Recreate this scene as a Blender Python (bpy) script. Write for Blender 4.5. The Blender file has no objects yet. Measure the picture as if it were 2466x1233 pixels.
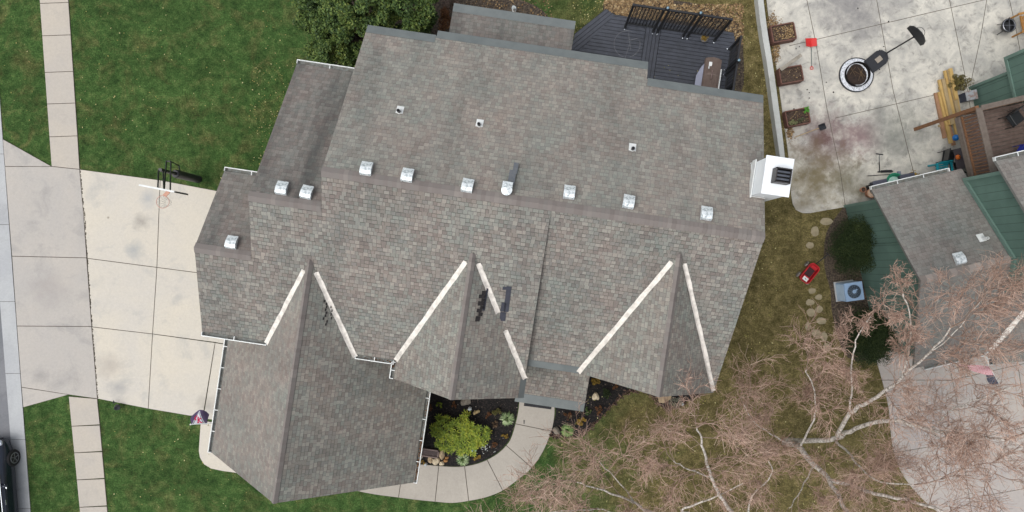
import bpy, math, random
import numpy as np
from mathutils import Vector, Matrix

# ------------------------------------------------------------------ camera, sky, sun, exposure
scene = bpy.context.scene
COL = scene.collection
H, F, NX, NY, IW, IH = 27.0, 1600.0, 1285.0, 632.0, 2466.0, 1233.0   # drone height, focal length in photo pixels, nadir point, photo size
cd = bpy.data.cameras.new('camera'); cam = bpy.data.objects.new('camera', cd); COL.objects.link(cam)
cam.location = (0, 0, H); cam.rotation_euler = (0, 0, 0)
cd.sensor_width = 36; cd.lens = 36 * F / IW
cd.shift_x = -(NX - IW / 2) / IW; cd.shift_y = (NY - IH / 2) / IW
cd.clip_start = 0.1; cd.clip_end = 2000
scene.camera = cam
SUN_EL, SUN_AZ = math.radians(66), math.radians(250)     # azimuth measured clockwise from +Y (picture up): light from the lower left
w = bpy.data.worlds.new('World'); scene.world = w; w.use_nodes = True
wn = w.node_tree; bg = wn.nodes['Background']
sky = wn.nodes.new('ShaderNodeTexSky'); sky.sky_type = 'NISHITA'; sky.sun_disc = False
sky.sun_elevation = SUN_EL; sky.sun_rotation = SUN_AZ; sky.air_density = 1.0; sky.dust_density = 4.0; sky.ozone_density = 1.0
hs = wn.nodes.new('ShaderNodeHueSaturation'); hs.inputs['Saturation'].default_value = 0.30
wn.links.new(sky.outputs[0], hs.inputs['Color']); wn.links.new(hs.outputs[0], bg.inputs[0])
bg.inputs[1].default_value = 0.15
sl = bpy.data.lights.new('sun', 'SUN'); so = bpy.data.objects.new('sun', sl); COL.objects.link(so)
sl.energy = 0.75; sl.angle = math.radians(45); sl.color = (1.0, 0.99, 0.95)
sd = Vector((math.sin(SUN_AZ) * math.cos(SUN_EL), math.cos(SUN_AZ) * math.cos(SUN_EL), math.sin(SUN_EL)))
so.rotation_euler = sd.to_track_quat('Z', 'Y').to_euler(); so.location = (0, 0, 60)
scene.view_settings.view_transform = 'Standard'; scene.view_settings.look = 'None'
scene.view_settings.gamma = 1.0; scene.view_settings.use_curve_mapping = False
scene.view_settings.exposure = 0.36
scene.render.engine = 'CYCLES'

# ------------------------------------------------------------------ helpers
def P(px, py, z=0.0):
    k = (H - z) / F
    return Vector(((px - NX) * k, -(py - NY) * k, z))
def tag(o, label=None, cat=None, group=None, kind=None):
    if label: o['label'] = label
    if cat: o['category'] = cat
    if group: o['group'] = group
    if kind: o['kind'] = kind
    return o
def thing(name, label, cat, loc=(0, 0, 0), rz=0.0, group=None):
    o = bpy.data.objects.new(name, None); o.empty_display_size = 0.2
    COL.objects.link(o); o.location = loc; o.rotation_euler = (0, 0, rz)
    return tag(o, label, cat, group)
def S(r, g, b):
    f = lambda c: (c / 255 / 12.92) if c / 255 <= 0.04045 else ((c / 255 + 0.055) / 1.055) ** 2.4
    return (f(r), f(g), f(b), 1.0)

class MB:
    def __init__(s): s.v = []; s.f = []; s.m = []; s.uv = {}
    def add(s, vs, fs, mi=0):
        b = len(s.v); s.v.extend([tuple(x) for x in vs])
        for f in fs: s.f.append(tuple(i + b for i in f)); s.m.append(mi)
        return s
    def box(s, c, d, rz=0.0, M=None, mi=0):
        x, y, z = d[0] / 2, d[1] / 2, d[2] / 2
        R = M if M is not None else Matrix.Rotation(rz, 3, 'Z')
        vs = [Vector(c) + R @ Vector(q) for q in [(-x,-y,-z),(x,-y,-z),(x,y,-z),(-x,y,-z),(-x,-y,z),(x,-y,z),(x,y,z),(-x,y,z)]]
        return s.add(vs, [(0,3,2,1),(4,5,6,7),(0,1,5,4),(1,2,6,5),(2,3,7,6),(3,0,4,7)], mi)
    def beam(s, a, b, w, h, mi=0, up=(0, 0, 1)):
        a = Vector(a); b = Vector(b); d = (b - a); L = d.length; d.normalize()
        side = d.cross(Vector(up))
        if side.length < 1e-4: side = d.cross(Vector((0, 1, 0)))
        side.normalize(); u = side.cross(d)
        R = Matrix((d, side, u)).transposed()
        return s.box((a + b) / 2, (L, w, h), M=R, mi=mi)
    def prism(s, poly, z0, z1, mi=0):
        n = len(poly)
        if sum(poly[i][0]*poly[(i+1)%n][1]-poly[(i+1)%n][0]*poly[i][1] for i in range(n)) < 0: poly = poly[::-1]
        vs = [(p[0], p[1], z0) for p in poly] + [(p[0], p[1], z1) for p in poly]
        fs = [tuple(range(n - 1, -1, -1)), tuple(range(n, 2 * n))] + [(i, (i+1)%n, (i+1)%n+n, i+n) for i in range(n)]
        return s.add(vs, fs, mi)
    def sheet(s, poly, z, mi=0):
        n = len(poly)
        if sum(poly[i][0]*poly[(i+1)%n][1]-poly[(i+1)%n][0]*poly[i][1] for i in range(n)) < 0: poly = poly[::-1]
        return s.add([(p[0], p[1], z) for p in poly], [tuple(range(n))], mi)
    def tube(s, pts, rad, sides=6, cap=True, mi=0):
        pts = [Vector(p) for p in pts]; n = len(pts)
        if not hasattr(rad, '__len__'): rad = [rad] * n
        b = len(s.v); pn = None
        for i, p in enumerate(pts):
            d = (pts[min(i + 1, n - 1)] - pts[max(i - 1, 0)]).normalized()
            if pn is None:
                a = Vector((0, 0, 1)) if abs(d.z) < 0.9 else Vector((1, 0, 0)); pn = d.cross(a).normalized()
            else:
                pn = (pn - d * pn.dot(d)).normalized()
            q = d.cross(pn)
            for k in range(sides):
                t = 2 * math.pi * k / sides
                s.v.append(tuple(p + (pn * math.cos(t) + q * math.sin(t)) * rad[i]))
        for i in range(n - 1):
            for k in range(sides):
                k2 = (k + 1) % sides
                s.f.append((b + i*sides + k, b + i*sides + k2, b + (i+1)*sides + k2, b + (i+1)*sides + k)); s.m.append(mi)
        if cap:
            s.f.append(tuple(b + k for k in range(sides - 1, -1, -1))); s.m.append(mi)
            s.f.append(tuple(b + (n-1)*sides + k for k in range(sides))); s.m.append(mi)
        return s
    def lathe(s, c, prof, seg=24, mi=0, ax=(0,0,1), cap=True):
        ax = Vector(ax).normalized(); Q = ax.to_track_quat('Z', 'Y').to_matrix(); c = Vector(c)
        b = len(s.v); n = len(prof)
        for r, z in prof:
            for k in range(seg):
                t = 2 * math.pi * k / seg; s.v.append(tuple(c + Q @ Vector((r*math.cos(t), r*math.sin(t), z))))
        for i in range(n - 1):
            for k in range(seg):
                k2 = (k + 1) % seg; s.f.append((b+i*seg+k, b+i*seg+k2, b+(i+1)*seg+k2, b+(i+1)*seg+k)); s.m.append(mi)
        if cap and prof[0][0] > 1e-5: s.f.append(tuple(b+k for k in range(seg-1,-1,-1))); s.m.append(mi)
        if cap and prof[-1][0] > 1e-5: s.f.append(tuple(b+(n-1)*seg+k for k in range(seg))); s.m.append(mi)
        return s
    def blob(s, c, r, rng, rough=0.2, seg=12, rings=8, mi=0, rz=0.0):
        b = len(s.v); ph = [rng.uniform(0, 6.28) for _ in range(6)]; fr = [rng.uniform(1.5, 4) for _ in range(6)]
        cz, sz = math.cos(rz), math.sin(rz)
        for i in range(rings + 1):
            a = math.pi * i / rings
            for k in range(seg):
                t = 2 * math.pi * k / seg
                x, y, z = math.sin(a)*math.cos(t), math.sin(a)*math.sin(t), math.cos(a)
                q = 1 + rough * (math.sin(fr[0]*x+ph[0]) * math.sin(fr[1]*y+ph[1]) + 0.6*math.sin(fr[2]*z*2+ph[2]) * math.sin(fr[3]*x*2+ph[3]))
                X, Y = x*r[0]*q, y*r[1]*q
                s.v.append((c[0]+X*cz-Y*sz, c[1]+X*sz+Y*cz, c[2]+z*r[2]*q))
        for i in range(rings):
            for k in range(seg):
                k2 = (k + 1) % seg; s.f.append((b+i*seg+k, b+(i+1)*seg+k, b+(i+1)*seg+k2, b+i*seg+k2)); s.m.append(mi)
        return s
    def build(s, name, mats, parent=None, smooth=False, uvs=None):
        me = bpy.data.meshes.new(name); me.from_pydata(s.v, [], s.f)
        if not isinstance(mats, (list, tuple)): mats = [mats]
        for m in mats: me.materials.append(m)
        if len(mats) > 1: me.polygons.foreach_set('material_index', s.m)
        if uvs is not None:
            ul = me.uv_layers.new(name='UVMap'); flat = [c for fuv in uvs for q in fuv for c in q]; ul.data.foreach_set('uv', flat)
        if smooth: me.polygons.foreach_set('use_smooth', [True] * len(me.polygons))
        me.update()
        o = bpy.data.objects.new(name, me); COL.objects.link(o)
        if parent is not None: o.parent = parent
        return o

def origin_to(o, loc):
    """move a world-built top-level mesh's origin to loc"""
    o.data.transform(Matrix.Translation(-Vector(loc))); o.location = loc
    return o
def copy_tree(o, parent=None):
    c = o.copy(); COL.objects.link(c)
    if parent is not None: c.parent = parent
    for ch in list(o.children): copy_tree(ch, c)
    return c
def inset(poly, g):
    n = len(poly); pts = [Vector((p[0], p[1])) for p in poly]
    ar = sum(pts[i].x*pts[(i+1)%n].y-pts[(i+1)%n].x*pts[i].y for i in range(n))
    if ar < 0: pts = pts[::-1]
    out = []
    for i in range(n):
        a, b, c = pts[i-1], pts[i], pts[(i+1)%n]
        d1 = (b-a).normalized(); d2 = (c-b).normalized()
        n1 = Vector((-d1.y, d1.x)); n2 = Vector((-d2.y, d2.x))
        bis = (n1+n2); k = max(0.25, bis.length_squared/2)
        out.append(b + bis * (g / (k if k else 1)) if bis.length > 0.1 else b + n1*g)
    return out
def clip_convex(poly, clip):
    n = len(clip)
    ar = sum(clip[i][0]*clip[(i+1)%n][1]-clip[(i+1)%n][0]*clip[i][1] for i in range(n))
    if ar < 0: clip = clip[::-1]
    out = list(poly)
    for i in range(n):
        ax, ay = clip[i]; bx, by = clip[(i+1)%n]
        side = lambda p: (bx-ax)*(p[1]-ay)-(by-ay)*(p[0]-ax)
        inp = out; out = []
        for j in range(len(inp)):
            p, q = inp[j-1], inp[j]; sp, sq = side(p), side(q)
            if sq >= 0:
                if sp < 0: t = sp/(sp-sq); out.append((p[0]+(q[0]-p[0])*t, p[1]+(q[1]-p[1])*t))
                out.append(q)
            elif sp >= 0: t = sp/(sp-sq); out.append((p[0]+(q[0]-p[0])*t, p[1]+(q[1]-p[1])*t))
        if len(out) < 3: return []
    return out
def smooth_line(pts, sub=6):
    out = []
    n = len(pts)
    for i in range(n-1):
        p0 = pts[max(i-1,0)]; p1 = pts[i]; p2 = pts[i+1]; p3 = pts[min(i+2,n-1)]
        for k in range(sub):
            t = k/sub
            out.append(tuple(0.5*((2*b)+(-a+c)*t+(2*a-5*b+4*c-d)*t*t+(-a+3*b-3*c+d)*t**3) for a,b,c,d in zip(p0,p1,p2,p3)))
    out.append(tuple(pts[-1])); return out

# ------------------------------------------------------------------ materials
class NT:
    def __init__(s, name):
        s.m = bpy.data.materials.new(name); s.m.use_nodes = True; s.t = s.m.node_tree
        s.b = s.t.nodes['Principled BSDF']
    def n(s, typ, **kw):
        o = s.t.nodes.new('ShaderNode' + typ)
        for k, v in kw.items(): setattr(o, k, v)
        return o
    def l(s, a, b): s.t.links.new(a, b)
    def setin(s, sock, v):
        if hasattr(v, 'is_linked') or isinstance(v, bpy.types.NodeSocket): s.l(v, sock)
        else: sock.default_value = v
    def math(s, op, a, b=None, c=None, clamp=False):
        o = s.n('Math', operation=op, use_clamp=clamp); s.setin(o.inputs[0], a)
        if b is not None: s.setin(o.inputs[1], b)
        if c is not None: s.setin(o.inputs[2], c)
        return o.outputs[0]
    def mix(s, f, a, b, mode='MIX'):
        o = s.n('Mix', data_type='RGBA', blend_type=mode); s.setin(o.inputs[0], f); s.setin(o.inputs[6], a); s.setin(o.inputs[7], b)
        return o.outputs[2]
    def ramp(s, f, stops, interp='LINEAR'):
        o = s.n('ValToRGB'); o.color_ramp.interpolation = interp; e = o.color_ramp.elements
        while len(e) < len(stops): e.new(0.5)
        for k, (p, c) in enumerate(stops):
            e[k].position = p; e[k].color = c if hasattr(c, '__len__') else (c, c, c, 1)
        s.setin(o.inputs[0], f); return o.outputs[0]
    def noise(s, vec=None, scale=5, detail=4, rough=0.55, dim='3D', w=None, dist=0.0):
        o = s.n('TexNoise', noise_dimensions=dim); o.inputs['Scale'].default_value = scale
        o.inputs['Detail'].default_value = detail; o.inputs['Roughness'].default_value = rough; o.inputs['Distortion'].default_value = dist
        if vec is not None: s.l(vec, o.inputs['Vector'])
        return o.outputs[0]
    def coord(s, kind='Object'): return s.n('TexCoord').outputs[kind]
    def mapping(s, vec, scale=(1,1,1), rot=(0,0,0), loc=(0,0,0)):
        o = s.n('Mapping'); s.l(vec, o.inputs[0]); o.inputs['Scale'].default_value = scale; o.inputs['Rotation'].default_value = rot; o.inputs['Location'].default_value = loc
        return o.outputs[0]
    def bump(s, h, strength=0.3, dist=0.02):
        o = s.n('Bump'); o.inputs['Strength'].default_value = strength; o.inputs['Distance'].default_value = dist
        s.l(h, o.inputs['Height']); s.l(o.outputs[0], s.b.inputs['Normal'])
    def done(s, col, rough=0.8, metal=0.0, spec=None):
        s.setin(s.b.inputs['Base Color'], col); s.setin(s.b.inputs['Roughness'], rough); s.b.inputs['Metallic'].default_value = metal
        if spec is not None: s.b.inputs['Specular IOR Level'].default_value = spec
        return s.m

def simple(name, c1, c2=None, scale=6, rough=0.7, metal=0.0, bump=0.0, detail=5, spec=None, lo=0.3, hi=0.7):
    t = NT(name)
    if c2 is None: c2 = tuple(x*0.75 for x in c1[:3]) + (1,)
    nz = t.noise(t.coord(), scale, detail, 0.6)
    col = t.ramp(nz, [(lo, c1), (hi, c2)])
    if bump: t.bump(t.noise(t.coord(), scale*6, 3), bump, 0.01)
    return t.done(col, rough, metal, spec)
def island(name, stops, rough=0.7, spec=None, noise_scale=0, translucent=0.0):
    """colour varies from leaf to leaf (or piece to piece)"""
    t = NT(name); g = t.n('NewGeometry'); r = g.outputs['Random Per Island']
    if noise_scale:
        nz = t.noise(t.coord(), noise_scale, 3); r = t.math('ADD', t.math('MULTIPLY', r, 0.5), t.math('MULTIPLY', t.math('SUBTRACT', nz, 0.25), 1.0), clamp=True)
    return t.done(t.ramp(r, stops), rough, 0, spec)

def shingle_mat(name, cols, stain=0.35, exposure=0.125, tabw=0.14, con=1.0, tone=(1,1,1), flat=0.0, smap=(0.55,0.16,1)):
    t = NT(name); uv = t.coord('UV'); sx = t.n('SeparateXYZ'); t.l(uv, sx.inputs[0]); U, V = sx.outputs[0], sx.outputs[1]
    q = t.math('DIVIDE', V, exposure); course = t.math('FLOOR', q); fr = t.math('FRACT', q)
    wn1 = t.n('TexWhiteNoise', noise_dimensions='1D'); t.l(course, wn1.inputs['W'])
    W = t.math('ADD', t.math('DIVIDE', U, tabw), t.math('MULTIPLY', wn1.outputs[0], 391.0))
    vo = t.n('TexVoronoi', voronoi_dimensions='1D', feature='F1'); t.l(W, vo.inputs['W']); vo.inputs['Scale'].default_value = 1; vo.inputs['Randomness'].default_value = 0.75
    ve = t.n('TexVoronoi', voronoi_dimensions='1D', feature='DISTANCE_TO_EDGE'); t.l(W, ve.inputs['W']); ve.inputs['Scale'].default_value = 1; ve.inputs['Randomness'].default_value = 0.75
    sc = t.n('SeparateColor'); t.l(vo.outputs['Color'], sc.inputs[0]); rnd, rnd2, rnd3 = sc.outputs
    base = t.ramp(rnd, cols, 'CONSTANT')
    obj = t.coord('Object')
    if flat: base = t.mix(flat, base, cols[1][1])
    tone = (tone[0]*0.995, tone[1]*1.015, tone[2]*1.03); base = t.mix(1.0, base, tuple(tone)+(1,), 'MULTIPLY')
    gran = t.noise(obj, 60, 2, 0.7)
    base = t.mix(1.0, base, t.ramp(gran, [(0.3, 0.78), (0.7, 1.2)]), 'MULTIPLY')
    big = t.noise(t.mapping(uv, smap), 1.0, 4, 0.55)
    base = t.mix(1.0, base, t.ramp(big, [(0.30, (1-stain, 1-stain*0.93, 1-stain*0.9, 1)), (0.52, (1, 1, 1, 1)), (0.75, (1.08, 1.06, 1.05, 1))]), 'MULTIPLY')
    hue = t.noise(obj, 0.9, 3, 0.6)
    base = t.mix(1.0, base, t.ramp(hue, [(0.35, (1.04, 0.985, 0.965, 1)), (0.65, (0.95, 1.01, 1.0, 1))]), 'MULTIPLY')
    # shadow painted below the butt edge of thick tabs, and slits between tabs
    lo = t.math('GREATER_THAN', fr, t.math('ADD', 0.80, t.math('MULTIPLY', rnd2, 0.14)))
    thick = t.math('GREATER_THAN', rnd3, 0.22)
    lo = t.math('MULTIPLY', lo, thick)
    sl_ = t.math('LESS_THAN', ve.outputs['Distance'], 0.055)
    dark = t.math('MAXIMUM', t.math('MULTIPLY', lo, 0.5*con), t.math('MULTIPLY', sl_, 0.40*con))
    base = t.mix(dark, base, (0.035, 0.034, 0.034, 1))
    hgt = t.math('SUBTRACT', t.math('ADD', t.math('SUBTRACT', 1.0, fr), t.math('MULTIPLY', rnd2, 0.5)), t.math('MULTIPLY', dark, 0.8))
    t.bump(hgt, 0.35, 0.012)
    return t.done(base, 0.92, 0, 0.25)

R_COLS = [(0.0, S(127,120,113)), (0.16, S(134,128,121)), (0.32, S(122,119,114)), (0.48, S(134,132,125)), (0.62, S(116,109,104)), (0.78, S(144,139,131)), (0.91, S(126,126,119))]
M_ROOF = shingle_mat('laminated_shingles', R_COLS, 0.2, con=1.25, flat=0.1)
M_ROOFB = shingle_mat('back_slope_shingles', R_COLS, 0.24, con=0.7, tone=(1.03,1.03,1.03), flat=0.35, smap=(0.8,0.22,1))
M_ROOFS = shingle_mat('algae_and_shade_shingles', R_COLS, 0.62, con=0.55, tone=(0.80,0.79,0.81), flat=0.35, smap=(0.9,0.10,1))  # algae streaks, plus shade beside the roof step put into the darker tone
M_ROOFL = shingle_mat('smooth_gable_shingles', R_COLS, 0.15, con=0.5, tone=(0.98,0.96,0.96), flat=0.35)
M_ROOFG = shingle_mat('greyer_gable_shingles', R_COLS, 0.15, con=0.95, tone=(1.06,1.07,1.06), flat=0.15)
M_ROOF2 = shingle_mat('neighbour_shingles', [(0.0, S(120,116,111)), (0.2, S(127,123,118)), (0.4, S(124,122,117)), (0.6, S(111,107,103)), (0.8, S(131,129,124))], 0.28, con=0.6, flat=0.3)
M_CAP = island('ridge_cap_shingle', [(0, S(118,111,107)), (0.4, S(127,120,116)), (0.7, S(123,118,114)), (1, S(136,129,124))], 0.92, 0.2)
M_CAP2 = island('neighbour_ridge_cap', [(0, S(120,112,106)), (0.5, S(138,130,124)), (1, S(160,150,142))], 0.92, 0.2)
M_EDGE = simple('fascia_paint', S(120,120,116), S(100,100,98), 3, 0.6)
M_GUARD = simple('grey_gutter_guard', S(114,120,119), S(101,107,107), 2.5, 0.55, 0.2)
M_WHITE = simple('white_painted_metal', S(222,224,222), S(196,200,199), 4, 0.4, 0.0)
M_FLASH = simple('cream_valley_metal', S(226,220,211), S(170,164,156), 5, 0.5, 0.0, detail=7, lo=0.42, hi=0.78)
M_SIDING = simple('tan_siding', S(168,158,142), S(158,148,132), 2, 0.7)
M_DARKIN = simple('gutter_inside', S(118,124,122), S(84,78,68), 9, 0.7)
M_BLACK = simple('black_metal', S(26,27,30), S(38,39,42), 5, 0.4)
M_BLACKP = simple('black_plastic', S(30,31,35), S(42,43,48), 8, 0.5)
M_GLASS = simple('dark_window_glass', S(28,34,40), S(40,48,54), 2, 0.08, 0.0, spec=0.8)

def concrete(name, c1, c2, stain, sc=1.0, amt=0.6, rust=None):
    t = NT(name); o = t.coord()
    a = t.noise(o, 0.55*sc, 6, 0.62, dist=0.4); b = t.noise(o, 14, 4, 0.7); c = t.noise(o, 90, 2, 0.6)
    col = t.ramp(a, [(0.36, c1), (0.64, c2)])
    st = t.noise(t.mapping(o, loc=(7.3, 2.1, 0)), 1.4*sc, 7, 0.68, dist=0.6)
    f = t.ramp(st, [(0.52, 0.0), (0.72, amt)])
    col = t.mix(f, col, stain)
    col = t.mix(1.0, col, t.ramp(b, [(0.3, 0.93), (0.7, 1.05)]), 'MULTIPLY')
    col = t.mix(1.0, col, t.ramp(c, [(0.3, 0.92), (0.7, 1.06)]), 'MULTIPLY')
    if rust is not None:
        for (p, r, cc, am) in rust:
            vd = t.n('VectorMath', operation='DISTANCE'); t.l(o, vd.inputs[0]); vd.inputs[1].default_value = p
            nz = t.noise(o, 1.6, 6, 0.7)
            dd = t.math('ADD', vd.outputs['Value'], t.math('MULTIPLY', t.math('SUBTRACT', nz, 0.5), r*2.2))
            ff = t.math('MULTIPLY', t.math('SUBTRACT', 1.0, t.math('DIVIDE', dd, r), clamp=True), am)
            col = t.mix(ff, col, cc)
    t.bump(c, 0.15, 0.004)
    return t.done(col, 0.9, 0, 0.25)
M_DRIVE = concrete('driveway_concrete', S(190,185,176), S(197,190,176), S(158,158,156), 0.6, 0.6, [(tuple(P(343,535)), 0.45, S(130,126,122), 0.7), (tuple(P(325,600)), 0.5, S(146,150,152), 0.7), (tuple(P(355,480)), 0.5, S(150,154,158), 0.6), (tuple(P(500,975)), 0.6, S(146,140,132), 0.6), (tuple(P(262,885)), 0.7, S(160,152,144), 0.6), (tuple(P(285,935)), 0.6, S(146,146,146), 0.6), (tuple(P(262,524)), 0.06, S(80,66,50), 1.0)])
M_APRON = concrete('apron_concrete', S(170,166,161), S(178,172,164), S(144,142,140), 0.7, 0.6, [(tuple(P(95,905)), 0.4, S(134,132,130), 0.6), (tuple(P(120,700)), 1.0, S(150,144,140), 0.5)])
M_WALK = concrete('sidewalk_concrete', S(174,168,160), S(181,173,161), S(150,146,142), 0.8, 0.3)
M_CURBC = concrete('curb_concrete', S(176,178,178), S(166,168,170), S(140,140,142), 0.8, 0.4)
M_PATH = concrete('front_walk_concrete', S(172,166,156), S(162,156,147), S(138,132,126), 0.8, 0.35)
pr = P(1990, 340); pb = P(1960, 430); pc = P(2110, 100); pd = P(2160, 320)
M_PATIO = concrete('patio_concrete', S(164,162,156), S(204,200,189), S(122,120,116), 2.0, 0.9,
    [(tuple(pr), 1.6, S(104,80,82), 1.0), (tuple(P(2080,330)), 1.0, S(128,104,106), 0.9), (tuple(pb), 1.9, S(112,102,76), 0.9), (tuple(P(2050,440)), 1.2, S(114,110,92), 0.8), (tuple(pd), 1.6, S(118,120,114), 0.9), (tuple(P(2060,20)), 2.0, S(124,122,122), 0.9)])
M_NDRIVE = concrete('neighbour_drive_concrete', S(166,160,156), S(176,168,160), S(156,150,150), 0.7, 0.5)
M_ASPH = concrete('street_asphalt', S(112,114,118), S(124,125,128), S(90,92,96), 1.0, 0.5)
M_JOINT = simple('joint_dirt', S(96,88,78), S(70,64,56), 3, 0.95)

def lawn_mat():
    t = NT('lawn_grass'); g = t.n('NewGeometry'); o = g.outputs['Position']; sx = t.n('SeparateXYZ'); t.l(o, sx.inputs[0])
    blade = t.noise(o, 17, 3, 0.8); clump = t.noise(o, 3.2, 6, 0.74, dist=0.3); big = t.noise(o, 0.6, 6, 0.62, dist=0.6)
    lush = t.ramp(clump, [(0.30, S(40,62,31)), (0.5, S(60,87,44)), (0.72, S(90,110,62))])
    dorm = t.ramp(clump, [(0.30, S(74,66,40)), (0.5, S(110,98,64)), (0.70, S(144,127,92))])
    xx = t.math('ADD', sx.outputs[0], t.math('MULTIPLY', t.math('SUBTRACT', big, 0.5), 12.0))
    f = t.ramp(t.math('DIVIDE', t.math('ADD', xx, 20.0), 40.0), [(0.49, 0.02), (0.62, 0.86)])
    patch = t.ramp(t.noise(t.mapping(o, loc=(31,17,0)), 1.1, 6, 0.68, dist=0.8), [(0.48, 0.0), (0.72, 0.5)])
    f = t.math('MAXIMUM', f, patch)
    dk_ = t.ramp(t.noise(t.mapping(o, loc=(3,57,0)), 0.9, 5, 0.65), [(0.35, 0.74), (0.6, 1.08)])
    col = t.mix(f, lush, dorm); col = t.mix(1.0, col, dk_, 'MULTIPLY')
    col = t.mix(1.0, col, t.ramp(blade, [(0.30, 0.5), (0.5, 0.97), (0.70, 1.6)]), 'MULTIPLY')
    t.bump(t.math('ADD', blade, t.math('MULTIPLY', clump, 0.6)), 0.9, 0.06)
    return t.done(col, 0.95, 0, 0.1)
M_LAWN = lawn_mat()
M_MULCH = simple('black_mulch', S(12,11,12), S(58,50,46), 16, 0.95, bump=1.0, detail=3, lo=0.48, hi=0.8)
M_BMULCH = simple('brown_bark_mulch', S(50,42,36), S(102,90,76), 14, 0.95, bump=1.0, lo=0.4, hi=0.7)
M_LITTER = island('dry_leaf', [(0, S(64,50,38)), (0.3, S(124,98,64)), (0.6, S(164,138,98)), (0.85, S(92,70,50)), (1, S(196,174,134))], 0.85)
M_YLEAF = island('fallen_yellow_leaf', [(0, S(112,112,54)), (0.5, S(150,142,80)), (0.85, S(190,184,136)), (1, S(120,96,56))], 0.85)

# ------------------------------------------------------------------ the ground
big = MB(); big.sheet([(-400,-400),(400,-400),(400,400),(-400,400)], 0.0)
tag(big.build('lawn', M_LAWN), kind='structure')

def slabs(name, polys, mat, top=0.035, g=0.014, joint=M_JOINT):
    m = MB(); j = MB()
    for p in polys:
        w3 = [P(a, b) for a, b in p]; m.prism(inset(w3, g), 0.0, top); j.sheet([(q.x, q.y) for q in w3], top - 0.018)
    o = tag(m.build(name, mat), kind='structure'); tag(j.build('joint', joint, o)); return o
def lerp(a, b, t): return (a[0]+(b[0]-a[0])*t, a[1]+(b[1]-a[1])*t)

# street and curb
Ledge = lambda y: -17 + 0.0746*y
def Aed(y): return -56 + 0.078*y
st = MB(); st.sheet([P(Aed(-900)-1200, -900).xy, P(Aed(-900), -900).xy, P(Aed(2200), 2200).xy, P(Aed(2200)-1200, 2200).xy], 0.004)
tag(st.build('street', M_ASPH), kind='structure')
ys = [-900,-700,-500,-300,-140,30,200,371,541,726,899,1058,1224,1400,1600,1800,2200]
slabs('curb', [[(Aed(a), a), (Ledge(a), a), (Ledge(b), b), (Aed(b), b)] for a, b in zip(ys[:-1], ys[1:])], M_CURBC, 0.03, 0.008)
# sidewalk north and south of the drive
def swl(y): return 96.5 + (125-96.5)*y/400
def swr(y): return 166 + 27*y/402
pts = [-900,-650,-400,-240,-80,8,86,174,250,329,403]
slabs('sidewalk', [[(swl(a), a+1), (swr(a), a-1.5), (swr(b), b-1.5 if b < 400 else 408), (swl(b), b+1 if b < 400 else 401)] for a, b in zip(pts[:-1], pts[1:])], M_WALK)
def s2l(y): return 166 + (193.5-166)*(y-950)/(1233-950)
def s2r(y): return 236 + (260-236)*(y-960)/(1233-960)
pts = [953,1025,1089,1154,1220,1290,1360,1500,1800,2200]
slabs('sidewalk', [[(s2l(a), a+1), (s2r(a), a-1.5 if a > 960 else 960), (s2r(b), b-3), (s2l(b), b+1)] for a, b in zip(pts[:-1], pts[1:])], M_WALK)
# apron
slabs('driveway_apron', [
    [(8,335),(125,401),(13,401)], [(13,401),(125,401),(193,408),(203,520),(210,621),(30,617)],
    [(30,617),(210,621),(222,786),(42,785)], [(42,785),(222,786),(236,960),(166,950),(53,932)], [(53,932),(166,950),(57,981)]], M_APRON)
# driveway
slabs('driveway', [
    [(193,408),(387,434),(386,455),(379,644),(211,622)], [(387,434),(530,461),(620,480),(620,672),(471,656),(379,644),(386,455)],
    [(211,622),(379,644),(368.5,804),(222,787)], [(379,644),(471,656),(620,672),(620,842),(518,824),(368.5,804)],
    [(222,787),(368.5,804),(358,984),(236,960)], [(368.5,804),(519,825),(490,1000),(458,1001),(358,984)],
    [(519,825),(620,842),(598,1020),(490,1008)]], M_DRIVE)
slabs('garage_walk', [[(484,1012),(620,1030),(620,1150),(565,1138)] + [(536,1134),(508,1128),(492,1118),(482,1102),(479,1085)]], M_DRIVE)
# curved front walk
outer = smooth_line([(1336,900),(1336,980),(1335,1005),(1328,1038),(1308,1087),(1281,1126),(1250,1153),(1211,1181),(1172,1197),(1129,1206),(1090,1211),(1048,1208),(999,1203),(960,1198),(900,1190),(850,1180),(760,1160)], 4)
inner = smooth_line([(1250,900),(1250,965),(1247,993),(1241,1020),(1231,1053),(1219,1072),(1199,1091),(1173,1106.5),(1148,1116),(1119,1122),(1090,1123),(1057,1121),(1005,1117),(960,1116),(900,1110),(850,1100),(760,1085)], 4)
def npt(line, p): return min(range(len(line)), key=lambda i: (line[i][0]-p[0])**2+(line[i][1]-p[1])**2)
js = [((1250,900),(1336,900)), ((1241,1020),(1326,1043)), ((1218,1073),(1282,1126)), ((1174,1106.5),(1210,1181)), ((1119,1122),(1129,1206)), ((1057,1121),(1045.6,1208)), ((967,1117),(964,1198)), ((880,1107),(870,1184)), ((760,1085),(760,1160))]
pw = []
for (a, b), (c, d) in zip(js[:-1], js[1:]):
    i0, i1, o0, o1 = npt(inner,a), npt(inner,c), npt(outer,b), npt(outer,d)
    pw.append(inner[i0:i1+1] + outer[o0:o1+1][::-1])
slabs('front_walk', pw, M_PATH)
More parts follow.
